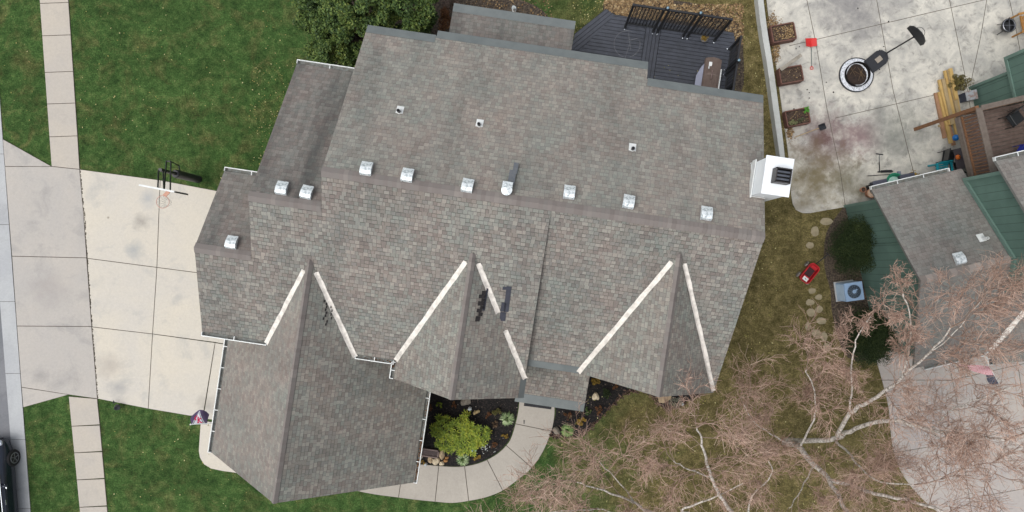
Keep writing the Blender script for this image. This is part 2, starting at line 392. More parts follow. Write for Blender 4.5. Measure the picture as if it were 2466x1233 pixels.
# neighbour patio, split by its joints
def nl(ax, ay, bx, by, t): return (ax+(bx-ax)*t, ay+(by-ay)*t)
edgeL = smooth_line([(1838,-60),(1852,60),(1868,160),(1883,270),(1893,340),(1900,400),(1904,470)], 3)
pgL = [(1838,-200)] + edgeL + [(1908,492),(1916,506),(1932,514),(1950,514),(2035,499),(2140,478),(2500,470),(2560,300),(2560,-200)]
V1 = [(1920,-200),(1942,0),(1965,110),(1990,260),(2022,410),(2035,499)]
V2 = [(2082,-200),(2110,0),(2150,220),(2195,400),(2215,470)]
V3 = [(2240,-200),(2285,0),(2322,180),(2370,470)]
def row_y(x, k): return [-260,  -104, 96, 283, 520][k] - 0.235*(x-1965) + 0
def xat(V, k):
    for a, b in zip(V[:-1], V[1:]):
        fa = a[1]-row_y(a[0],k); fb = b[1]-row_y(b[0],k)
        if fa <= 0 <= fb: t = -fa/(fb-fa); return lerp(a,b,t)
    return None
slabp = MB(); jsh = MB()
pw2 = [P(a,b) for a,b in pgL]
slabp.prism(inset(pw2, 0.01), 0.0, 0.035)
patio = tag(slabp.build('patio', M_PATIO), kind='structure')
for line in [V1, V2, V3, [(1900,111),(2600,-54)], [(2010,285),(2310,215)], [(2330,230),(2360,90),(2385,-60)], [(2425,-20),(2445,70),(2460,150)], [(1965,-104),(2600,-250)]]:
    for a, b in zip(line[:-1], line[1:]):
        A, B = P(*a), P(*b); jsh.beam((A.x,A.y,0.0375),(B.x,B.y,0.0375), 0.022, 0.003)
jsh.build('joint', M_JOINT, patio)
# neighbour drive
dl = smooth_line([(2090,820),(2107,860),(2125,920),(2140,985),(2150,1080),(2178,1150),(2235,1215),(2330,1290),(2420,1400)], 3)
nd = MB(); nd.prism([P(a,b).xy for a,b in dl + [(2900,1500),(2900,820)]], 0.0, 0.035)
ndo = tag(nd.build('neighbour_driveway', M_NDRIVE), kind='structure')
nj = MB()
for line in [[(2285,880),(2310,1000),(2325,1150),(2350,1300)], [(2447,860),(2462,960),(2480,1100)], [(2120,915),(2290,915),(2466,875)], [(2150,1090),(2330,1060),(2500,1020)], [(2330,1200),(2500,1170)]]:
    for a, b in zip(line[:-1], line[1:]):
        A, B = P(*a), P(*b); nj.beam((A.x,A.y,0.0375),(B.x,B.y,0.0375), 0.022, 0.003)
nj.build('joint', M_JOINT, ndo)
# mulch beds
def bed(name, pts, mat, z=0.02):
    m = MB(); m.prism([P(a,b).xy for a,b in pts], 0.0, z); return tag(m.build(name, mat), kind='structure')
ii = [inner[i] for i in range(npt(inner,(1250,900)), npt(inner,(1000,1117))+1)]
bed('mulch_bed', [(960,880)] + [(a-1.5, b-1) for a,b in ii] + [(985,1116),(960,1100)], M_MULCH)
be = smooth_line([(1322,1046),(1338,1052),(1352,1050),(1376,1051),(1400,1046),(1424,1027),(1443,1008),(1465,986),(1484,965),(1505,949),(1524,941),(1551,942),(1575,957),(1592,978),(1619,984),(1650,968),(1700,945)], 3)
bed('mulch_bed', [(1338,890)] + [(1338,1000),(1330,1030)] + be + [(1700,900),(1500,880)], M_MULCH)
bed('bark_bed', smooth_line([(1060,80),(1060,-10),(1110,-22),(1200,-12),(1290,14),(1330,60),(1310,110)],3), M_BMULCH, 0.015)
bed('bark_bed', smooth_line([(1460,60),(1452,10),(1475,-8),(1560,-4),(1660,6),(1735,26),(1780,60),(1790,130),(1782,230),(1700,230)],3), M_BMULCH, 0.015)
bed('hedge_bed', smooth_line([(2030,500),(1990,560),(1985,640),(2000,700),(2005,760),(2040,860),(2110,850),(2120,700),(2060,500)],3), M_BMULCH, 0.015)
bed('bark_bed', smooth_line([(790,-40),(800,60),(800,130),(830,190),(900,190),(1080,120),(1080,-40)],3), M_BMULCH, 0.012)

# retaining wall beside the patio
m = MB()
inn = smooth_line([(1832,-60),(1846,60),(1862,160),(1877,270),(1886,340),(1892,400),(1895,440)], 4)
out_ = smooth_line([(1818,-60),(1832,60),(1848,160),(1863,270),(1873,340),(1881,400),(1884,440)], 4)
wp = [P(a,b,0.4) for a,b in inn] + [P(a,b,0.4) for a,b in out_][::-1]
m.prism([(q.x,q.y) for q in wp], 0, 0.4)
rw = m.build('retaining_wall', concrete('wall_cap_concrete', S(186,188,184), S(172,174,170), S(150,148,140), 1.2, 0.5))
tag(rw, 'long low pale concrete wall between the side yard and the patio', 'wall')

# ------------------------------------------------------------------ main house
TH = math.atan(0.149)
c_, s_ = 1/1.011, 0.149/1.011
def hl(px, py, z):                        # pixel and height -> house-local (x=u along the ridge, y=-v towards the back)
    q = P(px, py, z); return Vector((q.x*c_ - q.y*s_, q.x*s_ + q.y*c_, z))
house = thing('main_house', 'large two storey house with grey brown shingle roofs, three front gables and white valley flashing', 'house', (0,0,0), -TH)
def Q(u, v, z): return Vector((u, -v, z))
SF, E0 = 0.468, 5.0
zf = lambda v: E0 + SF*(3.88 - v)
zr2 = lambda v: 4.85 + 0.541*(3.4 - v)
VR = -1.72; ZR = zf(VR)
zb3 = lambda v: ZR + 0.46*(v - VR)
def roof(name, polys, parent, mats=(M_ROOF, M_EDGE), th=0.11, label=None, tops=None):
    vs=[]; fs=[]; ms=[]; uvs=[]
    for pi, poly in enumerate(polys):
        poly = [Vector(p) for p in poly]; n = len(poly); nr = Vector((0,0,0))
        for i in range(n): nr += poly[i].cross(poly[(i+1)%n])
        if nr.z < 0: poly = poly[::-1]; nr = -nr
        nr.normalize(); a = Vector((0,0,1)).cross(nr); a = a.normalized() if a.length > 1e-5 else Vector((1,0,0)); b = nr.cross(a)
        base = len(vs); vs += [tuple(p) for p in poly] + [tuple(p - Vector((0,0,th))) for p in poly]
        fl = [tuple(range(n)), tuple(range(2*n-1, n-1, -1))] + [(i+n, (i+1)%n+n, (i+1)%n, i) for i in range(n)]
        for k, f in enumerate(fl):
            fs.append(tuple(i+base for i in f)); ms.append((tops[pi] if tops else 0) if k == 0 else 1)
            uvs.append([(Vector(vs[i+base]).dot(a), Vector(vs[i+base]).dot(b)) for i in f])
    m = MB(); m.v = vs; m.f = fs; m.m = ms
    o = m.build(name, list(mats), parent, uvs=uvs)
    if label: o['label'] = label
    return o
v1, z1 = 1.1, zf(1.1); v2, z2 = -0.71, zf(-0.71)
vb1, vb2 = -1.48, -5.36
b1 = lambda v: z1 + 0.46*(v - v1)
b2 = lambda v: z2 + 0.46*(v - v2)
ru = 0.28
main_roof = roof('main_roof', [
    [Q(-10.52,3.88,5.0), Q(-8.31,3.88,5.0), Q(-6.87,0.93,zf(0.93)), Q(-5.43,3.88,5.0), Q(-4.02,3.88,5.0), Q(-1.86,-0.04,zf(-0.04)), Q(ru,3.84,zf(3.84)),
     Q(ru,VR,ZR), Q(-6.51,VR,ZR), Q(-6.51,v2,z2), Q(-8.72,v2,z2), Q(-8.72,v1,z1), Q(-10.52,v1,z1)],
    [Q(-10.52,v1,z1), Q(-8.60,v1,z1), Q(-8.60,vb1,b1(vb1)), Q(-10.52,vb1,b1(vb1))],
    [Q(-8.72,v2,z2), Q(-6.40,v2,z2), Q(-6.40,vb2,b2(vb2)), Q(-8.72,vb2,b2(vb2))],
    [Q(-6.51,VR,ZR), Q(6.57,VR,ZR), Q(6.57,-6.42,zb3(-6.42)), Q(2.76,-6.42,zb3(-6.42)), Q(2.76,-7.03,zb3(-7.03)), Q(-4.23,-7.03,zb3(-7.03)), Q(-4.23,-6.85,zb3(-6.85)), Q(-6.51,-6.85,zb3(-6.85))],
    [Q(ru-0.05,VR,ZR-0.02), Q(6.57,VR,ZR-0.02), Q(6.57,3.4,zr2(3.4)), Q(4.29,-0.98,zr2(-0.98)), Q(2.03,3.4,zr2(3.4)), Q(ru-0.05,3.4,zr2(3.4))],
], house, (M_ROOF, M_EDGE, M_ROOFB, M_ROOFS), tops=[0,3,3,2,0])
SG, SM, SR = 0.97, 0.86, 1.03
zg = lambda u: 2.8 + SG*(3.71 - abs(u + 6.87))
zm = lambda u: 5.0 + SM*(2.16 - abs(u + 1.86))
z3 = lambda u: 4.85 + SR*(2.27 - abs(u - 4.29))
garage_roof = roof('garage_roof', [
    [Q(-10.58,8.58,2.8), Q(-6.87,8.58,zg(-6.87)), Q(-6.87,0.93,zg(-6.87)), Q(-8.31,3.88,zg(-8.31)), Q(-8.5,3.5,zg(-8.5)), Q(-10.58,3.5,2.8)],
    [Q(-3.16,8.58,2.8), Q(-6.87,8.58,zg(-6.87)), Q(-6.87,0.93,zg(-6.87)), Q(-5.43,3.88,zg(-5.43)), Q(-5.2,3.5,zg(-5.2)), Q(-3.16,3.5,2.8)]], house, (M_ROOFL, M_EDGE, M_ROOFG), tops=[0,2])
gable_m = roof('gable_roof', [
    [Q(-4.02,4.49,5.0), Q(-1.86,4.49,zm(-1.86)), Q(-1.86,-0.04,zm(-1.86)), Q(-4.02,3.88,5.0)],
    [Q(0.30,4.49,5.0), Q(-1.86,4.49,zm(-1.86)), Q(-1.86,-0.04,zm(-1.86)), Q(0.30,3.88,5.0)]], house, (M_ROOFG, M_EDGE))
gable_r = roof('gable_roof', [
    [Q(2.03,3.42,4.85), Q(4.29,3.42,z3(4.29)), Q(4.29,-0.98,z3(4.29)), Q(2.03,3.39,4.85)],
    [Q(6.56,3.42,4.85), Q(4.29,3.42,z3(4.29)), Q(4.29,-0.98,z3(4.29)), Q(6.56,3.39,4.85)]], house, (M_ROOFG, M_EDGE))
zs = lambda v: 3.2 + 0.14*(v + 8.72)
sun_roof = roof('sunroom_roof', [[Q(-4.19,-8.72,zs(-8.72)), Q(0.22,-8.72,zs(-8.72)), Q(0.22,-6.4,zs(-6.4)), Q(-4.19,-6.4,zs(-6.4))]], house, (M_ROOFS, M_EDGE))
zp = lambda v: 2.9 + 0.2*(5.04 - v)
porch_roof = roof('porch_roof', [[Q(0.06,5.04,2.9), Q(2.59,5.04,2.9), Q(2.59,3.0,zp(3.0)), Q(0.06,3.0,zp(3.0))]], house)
# grey covered gutters along the eaves
def guard(name, a, b, inw, up, parent, zoff=0.012, ww=0.27):
    """strip on the roof edge from a to b; inw = unit vector up the slope"""
    a = Vector(a); b = Vector(b); inw = Vector(inw).normalized(); o3 = Vector((0,0,zoff))
    m = MB(); a2, b2 = a + inw*ww, b + inw*ww; a1, b1_ = a - inw*0.05, b - inw*0.05
    dn = Vector((0,0,-0.12))
    m.add([a1+o3, b1_+o3, b2+o3, a2+o3, a1+dn, b1_+dn], [(0,1,2,3),(0,4,5,1)]); m.add([a1+dn,b1_+dn,b1_+dn-inw*-0.1,a1+dn-inw*-0.1],[(0,1,2,3)])
    return m.build(name, M_GUARD, parent)
upb = (0,-1,0.46); upf = (0,1,0.541)
guard('gutter_guard', Q(-6.51,-6.85,zb3(-6.85)), Q(-4.25,-6.85,zb3(-6.85)), upb, 0, house)
guard('gutter_guard', Q(-4.23,-7.03,zb3(-7.03)), Q(2.76,-7.03,zb3(-7.03)), upb, 0, house)
guard('gutter_guard', Q(2.78,-6.42,zb3(-6.42)), Q(6.57,-6.42,zb3(-6.42)), upb, 0, house)
guard('gutter_guard', Q(ru+0.01,3.4,zr2(3.4)), Q(2.03,3.4,zr2(3.4)), upf, 0, house, ww=0.22)
guard('gutter_guard', Q(-4.19,-8.72,zs(-8.72)), Q(0.22,-8.72,zs(-8.72)), (0,-1,0.14), 0, house)
guard('gutter_guard', Q(0.06,5.04,2.9), Q(2.59,5.04,2.9), (0,1,0.2), 0, house, ww=0.3)
guard('gutter_guard', Q(0.30,4.49,5.0), Q(0.30,3.86,5.0), (-1,0,0.86), 0, house, ww=0.2)
# open white gutters
def gutter(a, b, outw, parent, straps=True):
    a = Vector(a); b = Vector(b); ow = Vector(outw).normalized(); d = (b-a).normalized(); L = (b-a).length
    m = MB(); dz = Vector((0,0,1))
    mid = (a+b)/2
    R = Matrix((d, ow, dz)).transposed() if d.cross(ow).z > 0 else Matrix((-d, ow, dz)).transposed()
    m.box(mid + ow*0.125 - dz*0.05, (L, 0.028, 0.12), M=R)
    m.box(mid + ow*0.065 - dz*0.1, (L, 0.12, 0.012), M=R, mi=1)
    m.box(a + ow*0.07 - dz*0.05, (0.02, 0.13, 0.125), M=R); m.box(b + ow*0.07 - dz*0.05, (0.02, 0.13, 0.125), M=R)
    if straps:
        k = max(2, int(L/0.75))
        for i in range(1, k): m.box(a + d*(L*i/k) + ow*0.055 + dz*0.004, (0.025, 0.13, 0.012), M=R)
    return m.build('gutter', [M_WHITE, M_DARKIN], parent)
gutter(Q(-10.52,3.89,5.0), Q(-8.36,3.89,5.0), (0,-1,0), house)
gutter(Q(-5.38,3.89,5.0), Q(-4.10,3.89,5.0), (0,-1,0), house)
gutter(Q(-4.03,3.95,5.0), Q(-4.03,4.49,5.0), (-1,0,0), house)
gutter(Q(-10.52,vb1,b1(vb1)), Q(-8.72,vb1,b1(vb1)), (0,1,0), house)
gutter(Q(-8.72,vb2,b2(vb2)), Q(-6.53,vb2,b2(vb2)), (0,1,0), house)
gutter(Q(-10.59,3.9,2.8), Q(-10.59,8.58,2.8), (-1,0,0), house)
gutter(Q(-3.15,3.9,2.8), Q(-3.15,8.58,2.8), (1,0,0), house)
# valley flashing
def valley(a, b, n1, n2, parent, wd=0.095, lbl=None, segs=None):
    a = Vector(a); b = Vector(b); d = (b-a).normalized(); m = MB()
    rg = random.Random(5)
    for (t0, t1) in (segs or [(0, 1)]):
        A = a + (b-a)*t0; B = a + (b-a)*t1; K = 14
        for n_, sgn in ((n1, 1), (n2, -1)):
            n_ = Vector(n_).normalized(); e = n_.cross(d)*sgn; e.normalize()
            vs = []
            for i in range(K+1):
                c = A + (B-A)*(i/K); ww = wd*(1 + rg.uniform(-0.12, 0.12))
                vs += [c + n_*0.010 + Vector((0,0,0.012)), c + e*ww + n_*0.014]
            m.add(vs, [(2*i,2*i+1,2*i+3,2*i+2) for i in range(K)])
        m.tube([A + Vector((0,0,0.02)), B + Vector((0,0,0.02))], 0.016, 5)
    o = m.build('valley_flashing', M_FLASH, parent)
    if lbl: o['label'] = lbl
    return o
nF = (0,-SF,1); nF = Vector((0, -SF, 1)); nR = Vector((0,-0.541,1))
def nU(s): return Vector((s, 0, 1))
valley(Q(-8.35,3.96,4.96), Q(-7.05,1.30,zf(1.30)), nF, nU(-SG), main_roof)
valley(Q(-5.39,3.96,4.96), Q(-6.69,1.30,zf(1.30)), nU(SG), nF, main_roof)
valley(Q(-4.02,3.88,5.0), Q(-2.04,0.28,zf(0.28)), nF, nU(-SM), main_roof)
valley(Q(0.28,3.84,zf(3.84)), Q(-1.68,0.28,zf(0.28)), nU(SM), nF, main_roof, lbl='valley flashing with a torn gap', segs=[(0,0.44),(0.59,1)])
valley(Q(2.03,3.4,4.85), Q(4.11,-0.63,zr2(-0.63)), nR, nU(-SR), main_roof)
valley(Q(6.53,3.34,4.88), Q(4.47,-0.63,zr2(-0.63)), nU(SR), nR, main_roof)
# ridge caps
def ridge(a, b, n1, n2, parent, mat=M_CAP, wd=0.17, ex=0.13):
    a = Vector(a); b = Vector(b); d = (b-a).normalized(); L = (b-a).length; m = MB(); k = int(L/ex)
    e1 = Vector(n1).normalized().cross(d); e1 = e1 if e1.z < 0 else -e1
    e2 = Vector(n2).normalized().cross(d); e2 = e2 if e2.z < 0 else -e2
    rg = random.Random(int(L*100))
    for i in range(k):
        p = a + d*(L*i/k); q = a + d*(L*(i+1)/k + 0.0); up0 = Vector((0,0,0.028+rg.uniform(-.003,.006))); up1 = Vector((0,0,0.012))
        w1 = wd*rg.uniform(0.96,1.04)
        m.add([p+up0+e1*w1, p+up0+Vector((0,0,0.012)), p+up0+e2*w1, q+up1+e1*w1, q+up1+Vector((0,0,0.012)), q+up1+e2*w1,
               p+e1*w1-up1, p-up1, p+e2*w1-up1], [(0,1,4,3),(1,2,5,4),(6,7,1,0),(7,8,2,1)])
    return m.build('ridge_cap', mat, parent)
nB = (0, 0.46, 1)
ridge(Q(-6.51,VR,ZR), Q(6.57,VR,ZR), nB, nF, main_roof)
ridge(Q(-8.72,v2,z2), Q(-6.53,v2,z2), nB, nF, main_roof)
ridge(Q(-10.52,v1,z1), Q(-8.74,v1,z1), nB, nF, main_roof)
ridge(Q(-6.87,8.58,zg(-6.87)), Q(-6.87,0.95,zg(-6.87)), (-SG,0,1), (SG,0,1), garage_roof, wd=0.13)
ridge(Q(-1.86,4.49,zm(-1.86)), Q(-1.86,0.0,zm(-1.86)), (-SM,0,1), (SM,0,1), gable_m, wd=0.13)
ridge(Q(4.29,3.42,z3(4.29)), Q(4.29,-0.9,z3(4.29)), (-SR,0,1), (SR,0,1), gable_r, wd=0.13)
# walls
def uprism(m, u0, u1, prof):           # prof: list of (v,z)
    n = len(prof); vs = [Q(u0, v, z) for v, z in prof] + [Q(u1, v, z) for v, z in prof]
    m.add(vs, [tuple(range(n)), tuple(range(2*n-1, n-1, -1))] + [(i+n, (i+1)%n+n, (i+1)%n, i) for i in range(n)])
def vprism(m, v0, v1_, prof):          # prof: list of (u,z)
    n = len(prof); vs = [Q(u, v0, z) for u, z in prof] + [Q(u, v1_, z) for u, z in prof]
    m.add(vs, [tuple(range(n)), tuple(range(2*n-1, n-1, -1))] + [(i+n, (i+1)%n+n, (i+1)%n, i) for i in range(n)])
wm = MB(); tk = 0.12
uprism(wm, -10.22, -8.42, [(-1.2,0),(-1.2,b1(-1.2)-tk),(v1,z1-tk),(3.55,zf(3.55)-tk),(3.55,0)])
uprism(wm, -8.45, -6.22, [(-5.08,0),(-5.08,b2(-5.08)-tk),(v2,z2-tk),(3.53,zf(3.53)-tk),(3.53,0)])
uprism(wm, -6.25, 0.02, [(-6.55,0),(-6.55,zb3(-6.55)-tk),(VR,ZR-tk),(3.51,zf(3.51)-tk),(3.51,0)])
uprism(wm, 0.0, 6.27, [(-6.12,0),(-6.12,zb3(-6.12)-tk),(VR,ZR-tk-0.02),(3.1,zr2(3.1)-tk),(3.1,0)])
vprism(wm, 2.0, 4.2, [(-3.75,0),(-3.75,zm(-3.75)-tk),(-1.86,zm(-1.86)-tk),(0.04,zm(0.04)-tk),(0.04,0)])
vprism(wm, 2.0, 8.28, [(-10.3,0),(-10.3,zg(-10.3)-tk),(-6.87,zg(-6.87)-tk),(-3.44,zg(-3.44)-tk),(-3.44,0)])
vprism(wm, 0.5, 3.12, [(2.3,0),(2.3,z3(2.3)-tk),(4.29,z3(4.29)-tk),(6.26,z3(6.26)-tk),(6.26,0)])
uprism(wm, -3.9, -0.1, [(-8.4,0),(-8.4,zs(-8.4)-tk),(-6.2,zs(-6.2)-tk),(-6.2,0)])
wm.build('wall', M_SIDING, house)
# doors and windows in the walls
def window(c, du, dv, hh, parent, name='window'):
    f = MB(); f.box(c, (abs(du)+ (0.06 if not du else 0), abs(dv)+(0.06 if not dv else 0), hh)); fo = f.build(name, M_WHITE, parent)
    g = MB()
    if du: g.box(c, (abs(du)-0.14, 0.08, hh-0.14))
    else: g.box(c, (0.08, abs(dv)-0.14, hh-0.14))
    g.build('pane', M_GLASS, fo)
for u in (-9.3,-7.3,-4.8,-2.3,1.6,4.4): window(Q(u, {-9.3:-1.2,-7.3:-5.08,-4.8:-6.55,-2.3:-6.55}.get(u,-6.12), 4.1), 1.0, 0, 1.2, house)
for v in (-3.5,0.5): window(Q(6.27, v, 4.3), 0, 1.0, 1.2, house)
window(Q(4.29,3.12,4.6), 1.6, 0, 1.3, house); window(Q(4.29,3.12,1.6), 1.6, 0, 1.5, house); window(Q(-1.86,4.2,4.9), 1.4, 0, 1.2, house)
for v in (5.0, 7.0): window(Q(-3.44, v, 1.6), 0, 0.9, 1.2, house)
for v in (4.7, 6.9):
    d = MB()
    d.box(Q(-10.31, v, 1.1), (0.05, 1.9, 2.2))
    for i in range(4): d.box(Q(-10.34, v, 0.28+0.55*i), (0.03, 1.8, 0.47))
    d.build('garage_door', M_WHITE, house)
d = MB(); d.box(Q(1.3, 3.13, 1.05), (0.95, 0.06, 2.1)); fd = d.build('front_door', simple('door_paint', S(70,38,32), S(60,32,28), 3, 0.5), house)
d = MB(); d.blob(Q(1.65,3.18,1.0), (0.03,0.03,0.03), random.Random(1), 0); d.build('handle', M_BLACK, fd)
for u in (0.35, 2.4):
    d = MB(); d.box(Q(u, 4.85, 1.37), (0.16, 0.16, 2.74)); d.box(Q(u,4.85,0.1),(0.24,0.24,0.2)); d.build('porch_post', M_WHITE, house)
# chimney
cm = MB()
vprism_ = [(6.16,3.0),(6.16,8.04),(6.87,8.04),(6.87,0.0),(6.30,0.0),(6.30,3.0)]
vprism(cm, -3.96, -2.95, vprism_)
M_CHIM = simple('white_chimney_metal', S(236,240,242), S(222,228,232), 1.5, 0.5)
ch = cm.build('chimney', M_CHIM, house)
m = MB(); m.box(Q(6.515,-3.455,8.06), (0.80,1.10,0.05)); m.build('cap_plate', M_CHIM, ch)
m = MB(); m.box(Q(6.13,-3.455,7.0),(0.03,1.15,0.3)); m.box(Q(6.36,-2.92,6.97),(0.44,0.03,0.2)); m.box(Q(6.36,-3.99,6.6),(0.44,0.03,0.2)); m.build('flashing', M_WHITE, ch)
m = MB()                                   # open louvred flue box
fc = Q(6.56,-3.44,8.085); fw, fl_, fh = 0.44, 0.42, 0.34
for sx_, sy_, dx, dy in ((1,0,0.03,fl_),(-1,0,0.03,fl_),(0,1,fw,0.03),(0,-1,fw,0.03)):
    m.box(fc + Vector((sx_*(fw/2-0.015), sy_*(fl_/2-0.015), fh/2)), (dx if sx_ else fw, dy if sx_ else 0.03, fh))
m.box(fc + Vector((0,0,0.03)), (fw-0.06, fl_-0.06, 0.03)); fo = m.build('flue_box', simple('dark_flue_steel', S(52,48,48), S(34,32,33), 4, 0.45), ch)
m = MB()
for k in (-1, 0, 1): m.tube([fc+Vector((-fw/2+.04, k*0.105, fh-0.06)), fc+Vector((fw/2-.04, k*0.105, fh-0.06))], 0.035, 8)
m.build('flue_slat', simple('slat_steel', S(84,88,96), S(64,68,76), 4, 0.45, 0.2), ch)
# roof vents (back slope): copies of one
t = NT('weathered_galvanised'); nz = t.noise(t.coord('Object'), 14, 6, 0.75)
M_GALV = t.done(t.ramp(nz, [(0.36, S(120,128,132)), (0.48, S(206,214,216)), (0.6, S(228,232,232))]), 0.4, 0.25)
def vent_mesh():
    m = MB(); w_, l_ = 0.165, 0.20
    prof = [(-l_,0.02),(-l_,0.13),(-l_*0.55,0.185),(0.0,0.20),(l_,0.15),(l_,0.115)]
    n = len(prof); vs = [(-w_, y, z) for y, z in prof] + [(w_, y, z) for y, z in prof]
    m.add(vs, [(i, i+1, i+1+n, i+n) for i in range(n-1)] + [tuple(range(n-1,-1,-1)), tuple(range(n, 2*n)), (0, n, 2*n-1, n-1)])
    m.box((0,0,0.004), (0.37,0.44,0.006), mi=2)
    m.box((0,l_*0.2,0.07),(0.25,0.25,0.1), mi=1)
    return m
VM = None
alpha = math.atan(0.46)
def solve_on(px, py, zfun):
    z = 6.5
    for _ in range(12):
        q = hl(px, py, z); z = zfun(-q.y)
    return hl(px, py, z)
vent0 = None
for px, py, zfn in [(881,405,zb3),(980,421,zb3),(1125,446,zb3),(1371,462,zb3),(1514,485,zb3),(1702,513,zb3),(677,452,b2),(737,462,b2),(556,583,b1)]:
    q = solve_on(px, py+3, lambda v: zfn(v)+0.15); q.z -= 0.15
    if vent0 is None: vent0 = vent_mesh().build('roof_vent', [M_GALV, M_BLACK, M_CAP], house); vo_ = vent0
    else: vo_ = vent0.copy(); COL.objects.link(vo_)
    # the vents stand nearly level: low side downslope (towards the back)
    vo_.location = q; vo_.rotation_euler = (-alpha*1.0, 0, math.radians(random.Random(px).uniform(-3,3)))
M_PIPE = simple('pipe_black', S(48,50,56), S(30,32,36), 8, 0.5)
for px, py in [(963,266),(1155,298),(1523,356)]:
    q = solve_on(px, py, zb3); m = MB()
    Rm = Matrix.Rotation(-alpha, 3, 'X')
    m.box(q + Rm @ Vector((0,0.02,0.008)), (0.22,0.27,0.01), M=Rm); m.lathe(q - Vector((0,0.05,0)), [(0.09,-0.03),(0.075,0.06),(0.06,0.09)], 14)
    po = m.build('pipe_flashing', M_WHITE, house)
    m = MB(); m.lathe(q - Vector((0,0.05,0)), [(0.052,0.05),(0.052,0.24),(0.035,0.24),(0.035,0.12),(0.0,0.12)], 14); m.build('vent_pipe', M_PIPE, po)
q = solve_on(1221,459, zb3); m = MB(); m.lathe(q, [(0.13,0.0),(0.13,0.16),(0.165,0.17),(0.16,0.22),(0.0,0.25)], 20); m.box(q+Vector((0,0.13,0.14)),(0.3,0.2,0.14), M=Matrix.Rotation(-alpha,3,'X'))
m.build('round_vent', M_GALV, house)
m = MB(); m.box(q+Vector((0.08,0.42,-0.10)),(0.2,0.5,0.006), M=Matrix.Rotation(-alpha,3,'X')); m.box(q+Vector((0.14,0.72,-0.245)),(0.14,0.4,0.005), M=Matrix.Rotation(-alpha,3,'X'))
m.build('tar_patch', simple('worn_tar', S(84,90,98), S(104,106,108), 9, 0.7), main_roof)
# damaged shingle patches
M_TAR = simple('dark_new_shingle', S(34,31,32), S(50,46,46), 12, 0.9); M_TAR2 = simple('blue_grey_underlay', S(46,48,58), S(58,60,70), 8, 0.8)
def solve3(px, py, fn):
    z = 6.0
    for _ in range(20):
        q = hl(px, py, z); z = fn(q.x, -q.y)
    q = hl(px, py, z); q.z += 0.008; return q
fM = lambda u, v: zm(u); fFr = lambda u, v: zf(v); fG = lambda u, v: zg(u)
def patch(name, quads, fn, mat, parent, lbl=None):
    m = MB()
    for qd in quads:
        a = [solve3(x, y, fn) for x, y in qd]; n = len(a)
        m.add(a + [p + Vector((0,0,0.012)) for p in a], [tuple(range(n-1,-1,-1)), tuple(range(n, 2*n))] + [(i,(i+1)%n,(i+1)%n+n,i+n) for i in range(n)])
    bmx = m.build(name, mat, parent)
    if lbl: bmx['label'] = lbl
rg = random.Random(3)
def rectq(x, y, w_, h_, sk=-0.15): return [(x,y),(x+w_,y+w_*0.1),(x+w_+sk*h_,y+h_),(x+sk*h_,y+h_)]
patch('shingle_patch', [rectq(1161,700,12,10),rectq(1154,709,18,9),rectq(1160,718,11,8),rectq(1152,725,17,11),rectq(1157,736,11,8),rectq(1149,743,12,9),rectq(1153,752,10,9),rectq(1146,761,11,13)], fM, M_TAR, gable_m, 'nearly black patch of torn shingles')
patch('shingle_patch', [rectq(1172,694,5,34,-0.2),rectq(1165,728,6,20,-0.2)], fM, M_TAR2, gable_m, 'blue grey strip of bared underlay')
patch('shingle_patch', [rectq(1220,689,12,62,-0.12),rectq(1211,690,9,8),rectq(1208,728,12,22),rectq(1205,751,14,22,-0.1)], fFr, M_TAR2, main_roof, 'blue grey strip of bared underlay')
for qd in [rectq(783+2*(k%3)-k//3*0.5+rg.uniform(-4,4), 722+k*7, 3.2, 6) for k in range(9)] + [rectq(797+rg.uniform(-3,3), 718+k*9, 2.6, 6) for k in range(6)]: patch('missing_tab', [qd], fG, M_TAR, garage_roof)

# ------------------------------------------------------------------ neighbouring house
TN = math.atan(0.235); KN = math.sqrt(1+0.235**2); cn, sn_ = 1/KN, 0.235/KN
OU, OV = 15.0, 3.5
def nw(u, v, z=0): return Vector((u*cn + v*sn_, u*sn_ - v*cn, z))
def NQ(u, v, z): return Vector((u-OU, -(v-OV), z))
def npx(px, py, z):
    q = P(px, py, z); dx, dy = q.x, -q.y
    return ((dx - 0.235*dy)/KN, (0.235*dx + dy)/KN)
nh = thing('neighbour_house', 'sage green sided house with brown grey shingle roof at the right edge', 'house', nw(OU, OV, 0), TN)
ML = 0.52; zl = lambda v: 2.9 + ML*(3.33 - abs(v - 3.57))
rfn = roof('lower_roof', [
    [NQ(12.54,0.24,2.9), NQ(15.9,0.24,2.9), NQ(15.9,3.57,zl(3.57)), NQ(12.54,3.57,zl(3.57))],
    [NQ(12.54,3.57,zl(3.57)), NQ(20,3.57,zl(3.57)), NQ(20,4.7,zl(4.7)), NQ(17.2,4.7,zl(4.7)), NQ(15.36,6.9,2.9), NQ(12.54,6.9,2.9)]], nh, (M_ROOF2, M_EDGE))
zgn = lambda u: 2.9 + 0.62*(u - 15.36)
uq = lambda v: 15.36 + (zl(v) - 2.9)/0.62
rg2 = roof('front_gable_roof', [[NQ(15.36,7.41,2.9), NQ(18.6,7.41,zgn(18.6)), NQ(18.6,4.0,zgn(18.6)), NQ(uq(4.4),4.4,zl(4.4)), NQ(15.36,6.9,2.9)],
    [NQ(18.6,7.41,zgn(18.6)), NQ(21.8,7.41,2.9), NQ(21.8,4.0,2.9), NQ(18.6,4.0,zgn(18.6))]], nh, (M_ROOF2, M_EDGE))
zu = lambda v: 5.3 + 0.45*(v - 0.23)
